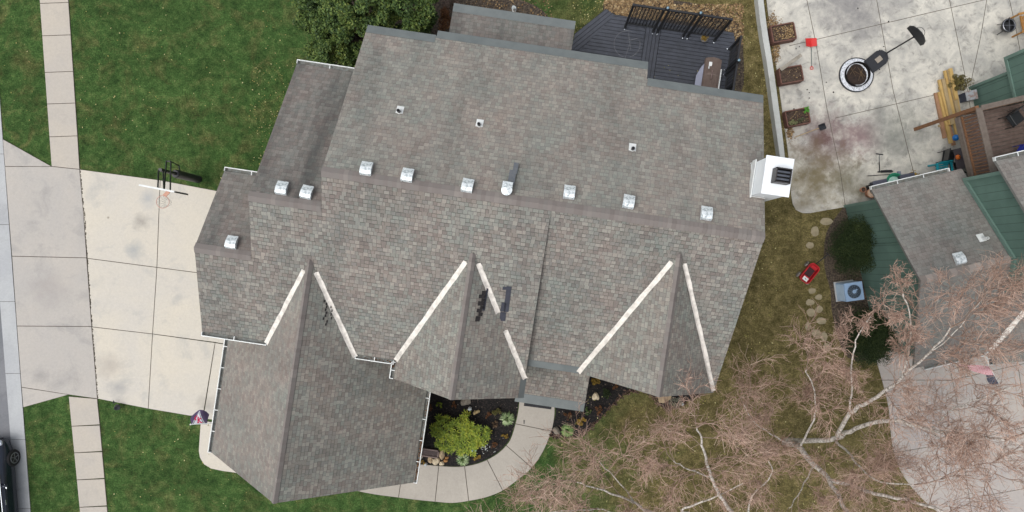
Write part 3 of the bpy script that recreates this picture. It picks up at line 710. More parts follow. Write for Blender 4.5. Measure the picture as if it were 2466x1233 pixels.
roof('upper_roof', [[NQ(15.45,0.23,5.3), NQ(22,0.23,5.3), NQ(22,2.9,zu(2.9)), NQ(15.45,2.9,zu(2.9))], [NQ(15.45,2.9,zu(2.9)), NQ(22,2.9,zu(2.9)), NQ(22,5.1,zu(2.9)-0.45*2.2), NQ(15.45,5.1,zu(2.9)-0.45*2.2)]], nh, (M_ROOF2, M_EDGE))
ridge(NQ(15.7,3.57,zl(3.57)), NQ(12.54,3.57,zl(3.57)), (0,1*ML,1), (0,-ML,1), rfn, M_CAP2, 0.15, 0.2)
a, b = NQ(15.36,6.9,2.92), NQ(uq(4.6),4.6,zl(4.6)+0.01)
valley(a, b, Vector((0,-ML,1)), Vector((-0.62,0,1)), rfn, 0.1)
gutter(NQ(12.54,0.24,2.9), NQ(15.45,0.24,2.9), (0,1,0), nh); gutter(NQ(12.9,6.91,2.9), NQ(15.30,6.91,2.9), (0,-1,0), nh)
gutter(NQ(15.35,6.95,2.9), NQ(15.35,7.41,2.9), (-1,0,0), nh); gutter(NQ(15.45,0.23,5.3), NQ(20,0.23,5.3), (0,1,0), nh)
def green(name, c1, c2, axis):
    t = NT(name); o = t.coord('Object'); sx = t.n('SeparateXYZ'); t.l(o, sx.inputs[0])
    fr = t.math('FRACT', t.math('DIVIDE', sx.outputs[axis], 0.28)); g = t.math('LESS_THAN', fr, 0.07)
    col = t.ramp(t.noise(o, 1.5, 5, 0.6), [(0.35, c1), (0.65, c2)])
    col = t.mix(t.math('MULTIPLY', g, 0.5), col, (0.02, 0.035, 0.03, 1)); t.bump(t.math('SUBTRACT', 1.0, g), 0.4, 0.01)
    return t.done(col, 0.75, 0, 0.3)
M_GR = green('sage_grooved_siding', S(92,118,108), S(84,108,99), 1); M_GRT = simple('sage_trim', S(98,124,114), S(90,114,105), 2, 0.7)
wm = MB()
def nup(m, u0, u1, prof):
    n = len(prof); vs = [NQ(u0, v, z) for v, z in prof] + [NQ(u1, v, z) for v, z in prof]
    m.add(vs, [tuple(range(n)), tuple(range(2*n-1, n-1, -1))] + [(i+n, (i+1)%n+n, (i+1)%n, i) for i in range(n)])
nup(wm, 12.84, 20, [(0.69,0),(0.69,zl(0.69)-.12),(3.57,zl(3.57)-.12),(6.5,zl(6.5)-.12),(6.5,0)])
nup(wm, 15.73, 22, [(0.66,0),(0.66,zu(0.66)-.12),(2.9,zu(2.9)-.12),(4.65,zu(2.9)-.45*1.75-.12),(4.65,0)])
nup(wm, 18.87, 24, [(-2.84,0),(-2.84,5.2),(1.0,5.2),(1.0,0)])
nup(wm, 18.75, 24, [(-3.35,2.4),(-3.35,5.2),(-0.4,5.2),(-0.4,2.4)])
m2 = wm
vs = [NQ(u, 7.1, z) for u, z in [(15.7,0),(15.7,2.9),(18.6,zgn(18.6)-.15),(21.4,3.0),(21.4,0)]] + [NQ(u, 6.3, z) for u, z in [(15.7,0),(15.7,2.9),(18.6,zgn(18.6)-.15),(21.4,3.0),(21.4,0)]]
m2.add(vs, [tuple(range(5)), (9,8,7,6,5)] + [(i+5,(i+1)%5+5,(i+1)%5,i) for i in range(5)])
wm.build('wall', M_GR, nh)
def trim(a, b, w_, h_):
    t_ = MB(); t_.beam(a, b, w_, h_); t_.build('corner_trim', M_GRT, nh)
trim(NQ(12.82,0.67,0), NQ(12.82,0.67,2.8), 0.1, 0.1); trim(NQ(12.82,6.52,0), NQ(12.82,6.52,2.8), 0.1, 0.1)
trim(NQ(15.70,0.64,3.2), NQ(15.70,0.64,5.3), 0.12, 0.12); trim(NQ(15.70,4.67,3.9), NQ(15.70,4.67,6.0), 0.12, 0.12)
trim(NQ(15.70,0.7,3.24), NQ(15.70,3.57,4.75), 0.08, 0.14); trim(NQ(15.70,3.57,4.75), NQ(15.70,4.65,4.18), 0.08, 0.14)
trim(NQ(18.85,-2.84,0), NQ(18.85,-2.84,2.4), 0.1, 0.1); trim(NQ(18.73,-3.35,2.4), NQ(18.73,-3.35,5.2), 0.12, 0.12); trim(NQ(18.73,-3.35,2.42), NQ(18.73,-0.4,2.42), 0.06, 0.12); trim(NQ(12.82,2.3,0.1), NQ(12.82,2.3,3.5), 0.05, 0.02)
for (px, py, k) in [(2312,625,0)]:
    z = 4.2
    for _ in range(10): u, v = npx(px, py, z); z = zl(v)+0.12
    vn = vent0.copy(); COL.objects.link(vn); vn.parent = nh; vn.location = NQ(u, v, z-0.12); vn.rotation_euler = (-math.atan(ML)*1.0, 0, 0)
z = 4
for _ in range(10): u, v = npx(2366, 574, z); z = zl(v)
q = NQ(u, v, z); m = MB(); Rm = Matrix.Rotation(math.atan(-ML), 3, 'X'); m.box(q+Rm@Vector((-0.03,0.03,0.01)), (0.24,0.3,0.012), M=Rm); m.lathe(q, [(0.07,-0.03),(0.055,0.1),(0.05,0.28),(0.035,0.28),(0.035,0.1),(0,0.1)], 14)
m.build('pipe_flashing', M_WHITE, nh)

# neighbour's raised deck
M_DKW = simple('weathered_brown_boards', S(84,68,62), S(108,92,84), 7, 0.85, bump=0.3)
M_RAILW = simple('weathered_grey_wood', S(112,102,94), S(92,82,74), 9, 0.85); M_OR = simple('orange_brown_wood', S(128,90,60), S(104,74,52), 8, 0.8)
nd_ = thing('raised_deck', 'weathered raised wooden deck with baluster railing against the green house', 'deck', nw(17.62, -0.5, 0), TN)
def DQ(u, v, z): return Vector((u-17.5, -(v+0.5), z))
m = MB(); k = 0; v = -1.60
while v < 0.66: m.box(DQ(18.5, v+0.065, 2.72), (4.5, 0.128, 0.04)); v += 0.137
m.build('floor_boards', M_DKW, nd_)
m = MB(); m.box(DQ(16.22,-0.49,2.62),(0.06,2.26,0.24)); m.box(DQ(18.5,-1.66,2.62),(4.5,0.06,0.24)); m.build('rim_joist', M_RAILW, nd_)
for nm, (u, v) in (('post', (16.2,-1.72)), ('post', (18.6,-1.72)), ('post', (20.5,-1.72))):
    m = MB(); m.box(DQ(u, v, 1.9), (0.13, 0.13, 3.8)); m.build('post', M_OR if u < 17 else M_RAILW, nd_)
m = MB(); m.box(DQ(16.25,-0.5,3.78),(0.22,2.4,0.045)); m.box(DQ(18.5,-1.68,3.781),(4.3,0.18,0.043)); m.build('top_rail', M_RAILW, nd_)
m = MB(); m.box(DQ(16.25,-0.5,2.84),(0.05,2.2,0.07)); m.box(DQ(18.5,-1.66,2.84),(4.3,0.05,0.07)); m.build('bottom_rail', M_OR, nd_)
m = MB()
for i in range(18): m.box(DQ(16.25, -1.5+i*0.12, 3.32), (0.035, 0.035, 0.88))
for i in range(30): m.box(DQ(16.45+i*0.13, -1.66, 3.32), (0.035, 0.035, 0.88))
m.build('balusters', M_OR, nd_)
# chairs and blue toy on the deck
def simple_chair(name, label, cat, loc, rz, mat, hz=0.42, group=None, wd=0.5):
    c = thing(name, label, cat, loc, rz, group)
    m = MB(); m.box((0,0,hz),(wd,wd,0.03)); m.build('seat', mat, c)
    m = MB(); m.box((0,wd/2,hz+0.28),(wd,0.03,0.45), M=Matrix.Rotation(-0.15,3,'X')); m.build('backrest', mat, c)
    for sx_ in (-1,1):
        for sy_ in (-1,1):
            m = MB(); m.tube([(sx_*wd*.45,sy_*wd*.45,0),(sx_*wd*.45,sy_*wd*.45,hz)],0.014,6); m.build('leg', mat, c)
        m = MB(); m.tube([(sx_*wd*.5,-wd*.4,hz),(sx_*wd*.5,-wd*.4,hz+0.2),(sx_*wd*.5,wd*.5,hz+0.22)],0.016,6); m.build('armrest', mat, c)
    return c
simple_chair('patio_chair', 'black metal chair on the raised wooden deck', 'chair', nw(18.0,-1.1,2.74), TN+0.4, M_BLACK)
simple_chair('folding_chair', 'bright blue folding chair on the raised deck beside the upper gutter', 'chair', nw(18.0,0.15,2.74), TN+2.4, simple('blue_fabric', S(28,44,150), S(20,30,110), 4, 0.7), wd=0.4)


# ------------------------------------------------------------------ leaves, twigs, plants
def leaves_mesh(name, pts, size, mat, parent, seed=0, tilt=1.0, aspect=0.5, fold=True, kind=None):
    r = np.random.default_rng(seed); n = len(pts); p = np.asarray(pts, float)
    sz = size * r.uniform(0.6, 1.3, n)
    yaw = r.uniform(0, 2*np.pi, n); nrm = np.stack([r.normal(0, tilt, n), r.normal(0, tilt, n), np.ones(n)], 1); nrm /= np.linalg.norm(nrm, axis=1)[:, None]
    a = np.stack([np.cos(yaw), np.sin(yaw), np.zeros(n)], 1); a -= nrm * (a*nrm).sum(1)[:, None]; a /= np.linalg.norm(a, axis=1)[:, None]; b = np.cross(nrm, a)
    L = sz[:, None]; Wd = L*aspect
    v = np.stack([p - a*L*0.5, p + b*Wd*0.5 + nrm*L*0.08, p + a*L*0.5, p - b*Wd*0.5 + nrm*L*0.08], 1).reshape(-1, 3)
    f = np.arange(4*n).reshape(n, 4)
    me = bpy.data.meshes.new(name); me.vertices.add(4*n); me.vertices.foreach_set('co', v.ravel())
    me.loops.add(4*n); me.loops.foreach_set('vertex_index', f.ravel()); me.polygons.add(n); me.polygons.foreach_set('loop_start', np.arange(0, 4*n, 4)); me.polygons.foreach_set('loop_total', np.full(n, 4))
    me.materials.append(mat); me.update(calc_edges=True); me.validate()
    o = bpy.data.objects.new(name, me); COL.objects.link(o)
    if parent: o.parent = parent
    if kind: o['kind'] = kind
    return o
M_LF1 = island('olive_green_leaf', [(0, S(30,46,24)), (0.35, S(56,78,40)), (0.65, S(92,112,54)), (1, S(146,150,78))], 0.6, 0.3, noise_scale=0.9)
M_LF2 = island('bright_yellow_green_leaf', [(0, S(62,82,20)), (0.4, S(104,124,32)), (0.75, S(146,154,46)), (1, S(160,140,52))], 0.55, 0.3, noise_scale=1.2)
M_LF3 = island('dark_evergreen_needle', [(0, S(22,34,18)), (0.5, S(40,54,28)), (0.85, S(62,72,38)), (1, S(84,86,48))], 0.7, 0.2, noise_scale=2.0)
M_LFB = island('bronze_leaf', [(0, S(70,44,32)), (0.5, S(98,64,44)), (1, S(134,98,60))], 0.7, 0.2)
M_LFO = island('ochre_leaf', [(0, S(110,90,36)), (0.5, S(142,116,50)), (1, S(168,138,70))], 0.7, 0.2)
M_LFG = island('variegated_grass_blade', [(0, S(96,124,76)), (0.5, S(146,166,116)), (1, S(196,204,168))], 0.6, 0.3)
M_LFV = island('vivid_green_leaf', [(0, S(50,110,36)), (0.5, S(80,150,50)), (1, S(110,170,70))], 0.6, 0.3)
M_STEM = simple('brown_stem', S(92,76,62), S(70,58,48), 9, 0.9)
M_BARK = simple('grey_brown_bark', S(96,84,74), S(64,56,50), 7, 0.95, bump=0.6)

def clumpy(rng, centre, rad, n_cl, n_leaf, cr):
    """points spread through leaf clumps in an ellipsoid crown"""
    cl = []
    while len(cl) < n_cl:
        d = rng.normal(size=3); d /= np.linalg.norm(d); d[2] = abs(d[2]) if rng.random() < 0.75 else d[2]
        cl.append(np.array(centre) + d*np.array(rad)*rng.uniform(0.35, 1.0))
    pts = []
    for c in cl:
        m = int(n_leaf*rng.uniform(0.5, 1.5)); d = rng.normal(size=(m, 3)); d /= np.linalg.norm(d, axis=1)[:, None]
        pts.append(c + d*(cr*rng.uniform(0.6, 1.2))*rng.uniform(0.3, 1.0, (m, 1))**0.5)
    return np.concatenate(pts), cl
# the bushy tree behind the left wing
rng = np.random.default_rng(11)
base = P(895, 120, 0)
tr = thing('leafy_tree', 'bushy green tree with yellowing top growing behind the left wing of the house', 'tree', base)
pts = []; cls = []
for (px, py, z, rad, nc, nl) in [(800,90,2.0,(1.0,1.25,1.1),26,260),(880,40,2.9,(1.35,1.1,1.3),34,260),(985,20,2.9,(1.05,0.85,1.1),24,250),(830,15,2.4,(1.4,1.1,1.2),26,240),(930,100,2.0,(1.5,0.7,0.9),20,230),(900,-60,2.8,(2.4,1.0,1.2),34,220),(770,55,1.5,(0.7,0.9,0.9),22,240),(790,125,1.5,(0.75,0.5,0.8),18,240),(845,135,1.3,(0.8,0.5,0.7),16,240),(755,10,1.8,(0.7,0.8,0.9),16,240),(1010,60,1.8,(0.7,0.6,0.7),10,200)]:
    c = P(px, py, z) - base; p_, c2 = clumpy(rng, c, rad, nc, nl, 0.30); pts.append(p_); cls += c2
pts = np.concatenate(pts); leaves_mesh('crown', pts, 0.115, M_LF1, tr, 3, 0.8, 0.5)
m = MB(); top = Vector((0,0,1.4)); m.tube([(0,0,0),(0.03,0.02,0.7),top], [0.16,0.13,0.11], 8)
rr = random.Random(4)
for c in cls[::4]:
    c = Vector(c); mid = (top + c)/2 + Vector((0,0,-0.15)); m.tube([top - Vector((0,0,rr.uniform(0,.8))), mid, c], [0.05,0.03,0.01], 5)
m.build('trunk', M_BARK, tr)
def shrub(name, label, cat, px, py, z, rad, mat, nc=10, nl=60, size=0.07, seed=1, aspect=0.4, tilt=0.8, group=None, bz=0.02):
    b = P(px, py, 0.0) if z == 0 else P(px, py, z); b.z = bz
    o = thing(name, label, cat, b, 0, group); r = np.random.default_rng(seed)
    p_, cl = clumpy(r, (0,0,rad[2]), rad, nc, nl, min(rad)*0.42); p_ = p_[p_[:,2] > 0.02]
    leaves_mesh('foliage', p_, size, mat, o, seed, tilt, aspect)
    m = MB()
    for c in cl[:14]: m.tube([(0,0,0), Vector(c)*0.5+Vector((0,0,.03)), Vector(c)], [0.012,0.008,0.004], 4)
    m.build('stem', M_STEM, o); return o
shrub('shrub', 'reddish brown shrub between the green tree and the back lean-to roof', 'shrub', 1072, 50, 0.5, (0.36,0.6,0.45), M_LFB, 16, 120, 0.07, 21)
shrub('shrub', 'grey brown bare shrub at the top edge beside the lean-to roof', 'shrub', 1085, 8, 0.4, (0.4,0.4,0.35), island('dull_brown_leaf', [(0, S(84,68,60)), (1, S(122,104,92))], 0.8), 14, 90, 0.06, 22)
# shrubs of the front bed
sh = thing('rhododendron', 'large yellow green leafy shrub in the black mulch beside the garage', 'shrub', P(1112,1040,0.02)); r = np.random.default_rng(7)
mm = MB(); rr = random.Random(8)
def whorl(m, c, rr, n=8, L=0.16, w_=0.045, lift=0.25):
    c = Vector(c); a0 = rr.uniform(0,6.28)
    for i in range(n):
        a = a0 + 6.283*i/n + rr.uniform(-.2,.2); l = L*rr.uniform(.75,1.2); el = lift + rr.uniform(-.25,.25)
        d = Vector((math.cos(a)*math.cos(el), math.sin(a)*math.cos(el), math.sin(el))); s = Vector((-math.sin(a), math.cos(a), 0))
        t1 = c + d*l*0.5 + Vector((0,0,.015)); t2 = c + d*l - Vector((0,0,.02))
        m.add([c, t1+s*w_*.5, t2, t1-s*w_*.5], [(0,1,2,3)])
stm = MB(); cnt = 0
while cnt < 210:
    x, y = rr.uniform(-1.3, 1.15), rr.uniform(-0.85, 1.0)
    e = (x/1.2)**2 + ((y+0.05*x)/0.8)**2
    if e > 0.9 + 0.22*math.sin(5*math.atan2(y,x)+1) + 0.2*math.sin(11*math.atan2(y,x)): continue
    zt = 0.25 + 0.55*max(0, 1-e)**0.5*rr.uniform(0.75,1.15) - (0.12 if rr.random()<.3 else 0); cnt += 1
    whorl(mm, (x, y, zt), rr, rr.randint(6,9), 0.17)
    if cnt % 4 == 0: stm.tube([(x*0.2,y*0.2,0),(x*0.7,y*0.7,zt*0.5),(x,y,zt)], [0.014,0.010,0.005], 4)
mm.build('foliage', M_LF2, sh); stm.build('stem', M_STEM, sh)
def tuft(name, label, px, py, rad, n, mat, seed, hgt=0.25, group=None, cat='ornamental grass'):
    o = thing(name, label, cat, P(px, py, 0.02), 0, group); rr = random.Random(seed); m = MB()
    for i in range(n):
        a = rr.uniform(0, 6.283); l = rad*rr.uniform(.55,1.1); h = hgt*rr.uniform(.5,1.2); s = Vector((-math.sin(a), math.cos(a), 0))*rr.uniform(.006,.011); d = Vector((math.cos(a), math.sin(a), 0))
        p0 = d*0.02; p1 = d*l*0.45 + Vector((0,0,h)); p2 = d*l*0.8 + Vector((0,0,h*0.9)); p3 = d*l + Vector((0,0,h*0.45))
        m.add([p0-s,p0+s,p1+s,p1-s,p2+s*.8,p2-s*.8,p3], [(0,1,2,3),(3,2,4,5),(5,4,6)])
    m.build('blades', mat, o); return o
tuft('ornamental_grass', 'pale green spiky grass at the inner edge of the curved walk below the yellow shrub', 1116, 1103, 0.30, 190, M_LFG, 1)
tuft('ornamental_grass', 'pale green spiky grass between the bed and the top of the curved walk', 1222, 1006, 0.32, 190, M_LFG, 2)
tuft('ornamental_grass', 'bright green spiky grass beside the oval rock right of the walk', 1366, 1034, 0.30, 200, island('green_blade', [(0,S(90,130,66)),(1,S(160,184,110))],0.6), 3)
shrub('shrub', 'small round bronze shrub beside the green grass right of the walk', 'shrub', 1403, 1016, 0.2, (0.2,0.2,0.16), M_LFO, 10, 60, 0.06, 31)
shrub('shrub', 'small dark red brown shrub below the porch roof corner', 'shrub', 1364, 1000, 0.15, (0.22,0.18,0.14), M_LFB, 8, 30, 0.05, 32)
shrub('shrub', 'small rusty brown shrub near the bark edging right of the porch roof', 'shrub', 1440, 985, 0.15, (0.2,0.2,0.14), M_LFB, 9, 40, 0.05, 33)
shrub('shrub', 'small ochre yellow shrub tucked under the right gable', 'shrub', 1434, 916, 0.2, (0.22,0.2,0.2), M_LFO, 10, 70, 0.06, 34)
shrub('shrub', 'dark green low shrub behind the pale rock right of the porch', 'shrub', 1462, 945, 0.2, (0.28,0.24,0.2), M_LF3, 10, 60, 0.05, 35)
shrub('shrub', 'small round olive shrub near the top of the front bed', 'shrub', 1197, 990, 0.2, (0.19,0.19,0.16), island('olive', [(0,S(60,62,26)),(1,S(104,98,46))],0.7), 10, 70, 0.05, 36)
shrub('shrub', 'sparse brown shrub between the olive shrub and the walk', 'shrub', 1193, 1022, 0.15, (0.17,0.2,0.14), island('dry_brown', [(0,S(78,60,44)),(1,S(116,92,66))],0.7), 8, 34, 0.05, 37)
shrub('shrub', 'sparse brown shrub near the white stones of the front bed', 'shrub', 1186, 1070, 0.12, (0.2,0.16,0.12), M_LFB, 8, 26, 0.05, 38)
shrub('shrub', 'thin reddish shrub against the garage wall', 'shrub', 1036, 985, 0.15, (0.25,0.3,0.16), M_LFB, 9, 26, 0.045, 39)
shrub('shrub', 'pale cream flowered plant above the yellow green shrub', 'flowering plant', 1147, 993, 0.2, (0.15,0.13,0.14), island('cream_petal', [(0,S(168,144,100)),(1,S(214,196,152))],0.7), 7, 40, 0.05, 40)
shrub('shrub', 'small brown tuft beside the stones at the garage corner', 'shrub', 1018, 1115, 0.1, (0.14,0.12,0.1), M_LFO, 6, 30, 0.04, 41)
for k, (px, py, lb, mt) in enumerate([(1060,975,'sparse green seedling at the top left of the front bed',M_LF2),(1092,975,'low brown dry plant under the middle gable edge',M_LFB),(1215,1050,'small dry plant close to the bend of the curved walk',M_LFO),(1175,1000,'small rusty plant between the cream flowers and the olive shrub',M_LFB),(1150,1100,'tiny dry tuft below the blue stone',M_LFO),(1395,960,'small green plant against the right edge of the porch roof',M_LF3),(1480,930,'rust coloured plant below the right gable eave',M_LFB),(1510,925,'grey green low plant near the bark edging at the right gable',M_LF1),(1415,990,'small green weed between the bronze shrub and the rusty shrub',M_LF1),(1068,1080,'thin brown plant just above the stone cluster',M_LFB)]):
    shrub('small_plant', lb, 'plant', px, py, 0.12, (0.15,0.15,0.11), mt, 8, 34, 0.05, 200+k)
# rocks
M_RK = simple('tan_rock', S(176,154,122), S(150,132,108), 5, 0.9, bump=0.5); M_RK2 = simple('grey_rock', S(134,126,114), S(108,102,92), 5, 0.9, bump=0.5); M_RK3 = simple('cream_rock', S(206,192,166), S(180,164,136), 5, 0.9, bump=0.5); M_RK4 = simple('orange_rock', S(176,128,76), S(150,110,70), 5, 0.9, bump=0.5)
def rock(label, px, py, r_, mat, seed, rz=0.0, group=None):
    m = MB(); m.blob((0,0,r_[2]*0.55), r_, random.Random(seed), 0.22, 14, 9, rz=rz); o = m.build('rock', mat, smooth=False); o.location = P(px, py, 0.01)
    tag(o, label, 'rock', group)
rock('upright tan stone, tallest of the cluster beside the grass tuft', 1065, 1092, (0.10,0.22,0.14), M_RK, 1, -0.1)
rock('square cream stone in the middle of the cluster by the garage', 1051, 1109, (0.15,0.15,0.12), M_RK3, 2)
rock('grey tan stone at the left end of the cluster by the garage', 1037, 1106, (0.11,0.13,0.1), M_RK, 3)
rock('flat pale stone at the bottom of the cluster touching the walk', 1064, 1115, (0.10,0.09,0.07), M_RK3, 4)
rock('small orange stone, lower one at the right of the cluster', 1073, 1109, (0.09,0.07,0.06), M_RK4, 5)
rock('small orange stone, upper one at the right of the cluster', 1076, 1102, (0.08,0.06,0.06), M_RK4, 6)
rock('grey brown oval rock beside the walk right of the porch', 1340, 1037, (0.13,0.19,0.12), M_RK2, 7, 0.3)
rock('pale yellow rock lying in the mulch right of the porch roof', 1434, 954, (0.14,0.15,0.1), M_RK3, 8)
rock('tan pointed boulder sticking out below the right gable', 1598, 954, (0.30,0.24,0.2), M_RK, 9)
rock('grey stone under the middle gable at the top of the front bed', 1122, 966, (0.2,0.16,0.14), M_RK2, 10)
rock('dark grey stone at the garage corner of the front bed', 1013, 1100, (0.1,0.1,0.08), M_RK2, 11)
# stone trough, blue stone, white ornaments
m = MB(); tl = thing('stone_trough', 'low brown gravel filled trough lying beside the garage wall', 'planter', P(1033,1089,0.02), math.radians(-8))
for x0, y0, dx, dy in ((0,0.14,0.82,0.05),(0,-0.14,0.82,0.05),(0.39,0,0.05,0.32),(-0.39,0,0.05,0.32)): m.box((x0,y0,0.07),(dx,dy,0.14))
m.build('rim', simple('trough_stone', S(124,108,102), S(104,90,86), 8, 0.9), tl)
m = MB(); m.box((0,0,0.05),(0.74,0.24,0.09)); m.build('gravel', simple('mottled_gravel', S(96,84,82), S(50,42,42), 60, 0.95, bump=1.0), tl)
m = MB(); m.blob((0,0,0.05),(0.12,0.08,0.05), random.Random(3), 0.08, rz=0.1); o = m.build('garden_stone', simple('pale_blue_glaze', S(150,190,214), S(130,172,200), 4, 0.3), smooth=True); o.location = P(1141,1084,0.02); tag(o, 'oval pale blue glazed stone in the black mulch', 'garden stone')
def ornament(label, px, py, seed, sc=1.0):
    o = thing('garden_ornament', label, 'garden ornament', P(px, py, 0.02)); rr = random.Random(seed)
    m = MB(); m.lathe((0,0,0), [(0.07*sc,0),(0.05*sc,0.03),(0.035*sc,0.12*sc),(0.05*sc,0.17*sc)], 10); m.build('base', M_WHITE, o)
    m = MB(); m.blob((0,0,0.2*sc),(0.075*sc,0.06*sc,0.05*sc), rr, 0.2); m.build('top', simple('ornament_white', S(206,212,214), S(150,160,160), 12, 0.5), o)
ornament('small white ornament above the yellow green shrub', 1132, 983, 1)
ornament('small white ornament under the right gable beside the round silver shrub', 1642, 972, 2, 0.8)
ornament('small white ornament at the tip of the garage bed by the walk', 1026, 1117, 3, 0.8)
ornament('white ornament in the mulch behind the back lean-to roof', 1238, 24, 4, 1.3)
m = MB(); rr = random.Random(9); pp = P(1168,1080,0.02)
for i in range(26):
    x, y = rr.gauss(0,.16), rr.gauss(0,.12); m.blob((pp.x+x,pp.y+y,0.03),(rr.uniform(.012,.03),rr.uniform(.012,.03),.012), rr, .2, 6, 4)
o = m.build('white_pebbles', simple('pebble_white', S(206,210,206), S(170,176,172), 9, 0.8)); tag(o, kind='stuff', label='scatter of white pebbles in the front bed beside the blue stone')
shrub('shrub', 'round silvery tangled plant at the tip of the bed below the right gable', 'shrub', 1626, 968, 0.2, (0.3,0.26,0.22), island('silver_leaf', [(0,S(60,64,58)),(0.5,S(112,112,92)),(1,S(168,166,148))],0.7), 16, 46, 0.05, 42)
# doormat, little sprinkler parts
m = MB(); m.box((0,0,0.012),(1.12,0.42,0.02)); dm = m.build('doormat', simple('black_rubber_mat', S(30,30,33), S(66,68,72), 60, 0.9, bump=1.0, lo=0.5, hi=0.62)); dm.location = P(1296,969,0.04); dm.rotation_euler = (0,0,-0.13); tag(dm, 'dark speckled doormat on the walk at the porch edge', 'doormat')
m = MB(); m.box((0,0,0.01),(0.035,0.14,0.02)); o = m.build('pen_shaped_stick', M_BLACK); o.location = P(1262,1016,0.035); tag(o, 'short black stick lying on the front walk', 'stick')

# ------------------------------------------------------------------ left side things
# hoop over the drive
bh = P(478,432,0); hp = thing('basketball_hoop', 'tall basketball hoop with padded black pole at the edge of the driveway', 'basketball hoop', bh)
n_ = Vector((0.193, 0.981, 0)); n_ = Vector((-0.19, -0.98, 0)).normalized()      # towards the court
tq = Vector((0.98, -0.19, 0))
bc = P(393, 457, 3.4) - bh; bc.z = 0; bc = Vector((bc.x, bc.y, 3.35))
rc = P(392, 486, 3.05) - bh
ptop = Vector((0.0, 0.0, 2.78))
m = MB(); m.lathe((0,0,0), [(0.15,0),(0.15,0.12),(0.13,0.14),(0.155,0.16),(0.16,1.7),(0.13,1.76)], 20); m.build('pole_pad', M_BLACKP, hp)
m = MB(); m.tube([(0,0,0),(0,0,1.7),ptop],[0.07,0.07,0.07],12); m.build('pole', M_BLACK, hp)
for back0, zb_ in ((Vector((0,0,2.72)), 3.55), (Vector((0.06,0.38,2.32)), 3.14)):
    for s_g in (-1, 1):
        m = MB(); back = back0 + tq*0.085*s_g
        fr_ = Vector((bc.x, bc.y, zb_)) + tq*0.11*s_g
        m.beam(back, fr_, 0.03, 0.045); m.build('arm', M_BLACK, hp)
m = MB(); m.tube([Vector((0.1,0.40,2.32)), Vector((0.06,0.32,1.6)), Vector((0.04,0.12,1.5))],0.022,6); m.tube([Vector((-0.02,0.38,2.32)), Vector((0.12,0.38,2.32))],0.03,6); m.build('crank_strut', M_BLACK, hp)
R3 = Matrix((tq, n_, Vector((0,0,1)))).transposed()
m = MB(); m.box(bc, (1.2,0.05,0.82), M=R3); bo = m.build('backboard', simple('backboard_acrylic', S(214,218,220), S(196,202,206), 2, 0.2), hp)
for dz_, dx_, ww_, hh_ in ((0.42,0,1.24,0.07),(-0.42,0,1.24,0.07)):
    m = MB(); m.box(bc+Vector((0,0,dz_))-n_*0.01, (ww_,0.05,hh_), M=R3); m.build('frame', M_WHITE if dz_ > 0 else M_BLACK, bo)
m = MB(); m.box(bc+tq*0.63, (0.05,0.05,0.86), M=R3); m.build('frame', M_BLACK, bo)
m = MB(); m.box(bc-tq*0.63, (0.05,0.05,0.86), M=R3); m.build('frame', M_WHITE, bo)
M_RIM = simple('orange_rim', S(196,146,124), S(180,130,108), 4, 0.5)
m = MB(); m.tube([rc+Vector((0.23*math.cos(a),0.23*math.sin(a),0)) for a in [i*math.pi/14 for i in range(29)]],0.011,6,False); rim = m.build('rim', simple('pale_rim', S(196,150,136), S(176,130,116), 4, 0.5), hp)
m = MB(); a_ = Vector((bc.x,bc.y,3.03))-n_*-0.02; m.beam(a_, rc-n_*0.22-Vector((0,0,0.02)), 0.13, 0.03); m.build('rim_bracket', M_RIM, hp)
m = MB()
for i in range(12):
    a = 6.283*i/12
    m.tube([rc+Vector((0.22*math.cos(a),0.22*math.sin(a),-0.01)), rc+Vector((0.15*math.cos(a+.26),0.15*math.sin(a+.26),-0.2)), rc+Vector((0.12*math.cos(a),0.12*math.sin(a),-0.4))],0.004,3,False)
    m.tube([rc+Vector((0.22*math.cos(a),0.22*math.sin(a),-0.01)), rc+Vector((0.15*math.cos(a-.26),0.15*math.sin(a-.26),-0.2)), rc+Vector((0.12*math.cos(a),0.12*math.sin(a),-0.4))],0.004,3,False)
m.build('net', M_WHITE, rim)
# small black flood light beside the drive
gl = thing('garden_spotlight', 'small black spotlight standing in the lawn at the driveway edge', 'garden light', P(287,975,0))
m = MB(); m.tube([(0,0,0),(0,0,0.16)],0.02,6); m.build('stake', M_BLACK, gl)
m = MB(); m.lathe((0.04,-0.02,0.2), [(0.05,-0.1),(0.09,0.0),(0.12,0.1),(0.10,0.11),(0.0,0.08)], 14, ax=(0.5,-0.4,0.7)); m.build('lamp_head', M_BLACKP, gl)
m = MB(); m.tube([(-0.12,0.1,0.2),(-0.02,0.12,0.24),(-0.13,0.2,0.16),(-0.12,0.1,0.2)],0.018,5); m.build('bracket', M_BLACK, gl)
# team flag on the garage
fb = P(524,1020,2.35); fl = thing('wall_flag', 'purple flag with white arrowhead emblem and red letters hanging from a pole on the garage', 'flag', fb)
pt = P(459,1022,2.75) - fb
m = MB(); m.tube([(0.25,0,-0.22),pt],0.016,8); m.blob(pt,(0.03,0.03,0.03),random.Random(1),0,8,6); m.build('pole', M_WHITE, fl)
m = MB(); m.tube([(0.12,0,-0.16),(0.28,0,-0.25)],0.03,8); m.build('bracket', M_WHITE, fl)
A0 = pt*0.97; A1 = Vector((-0.34,0,0.10))
def FS(s, t):            # s along the pole (0 outer end), t away from the pole
    p = A0.lerp(A1, s); arch = math.sin(math.pi*min(1, s*1.0))
    out = 0.50*t*(0.62+0.38*arch) ; fold = 0.03*math.sin(s*9+t*3)*t
    return p + Vector((-0.10*t*(1-s)*math.sin(t*3) - 0.02*t + 0.0*s, out, -0.14*t*t - 0.05*t + fold))
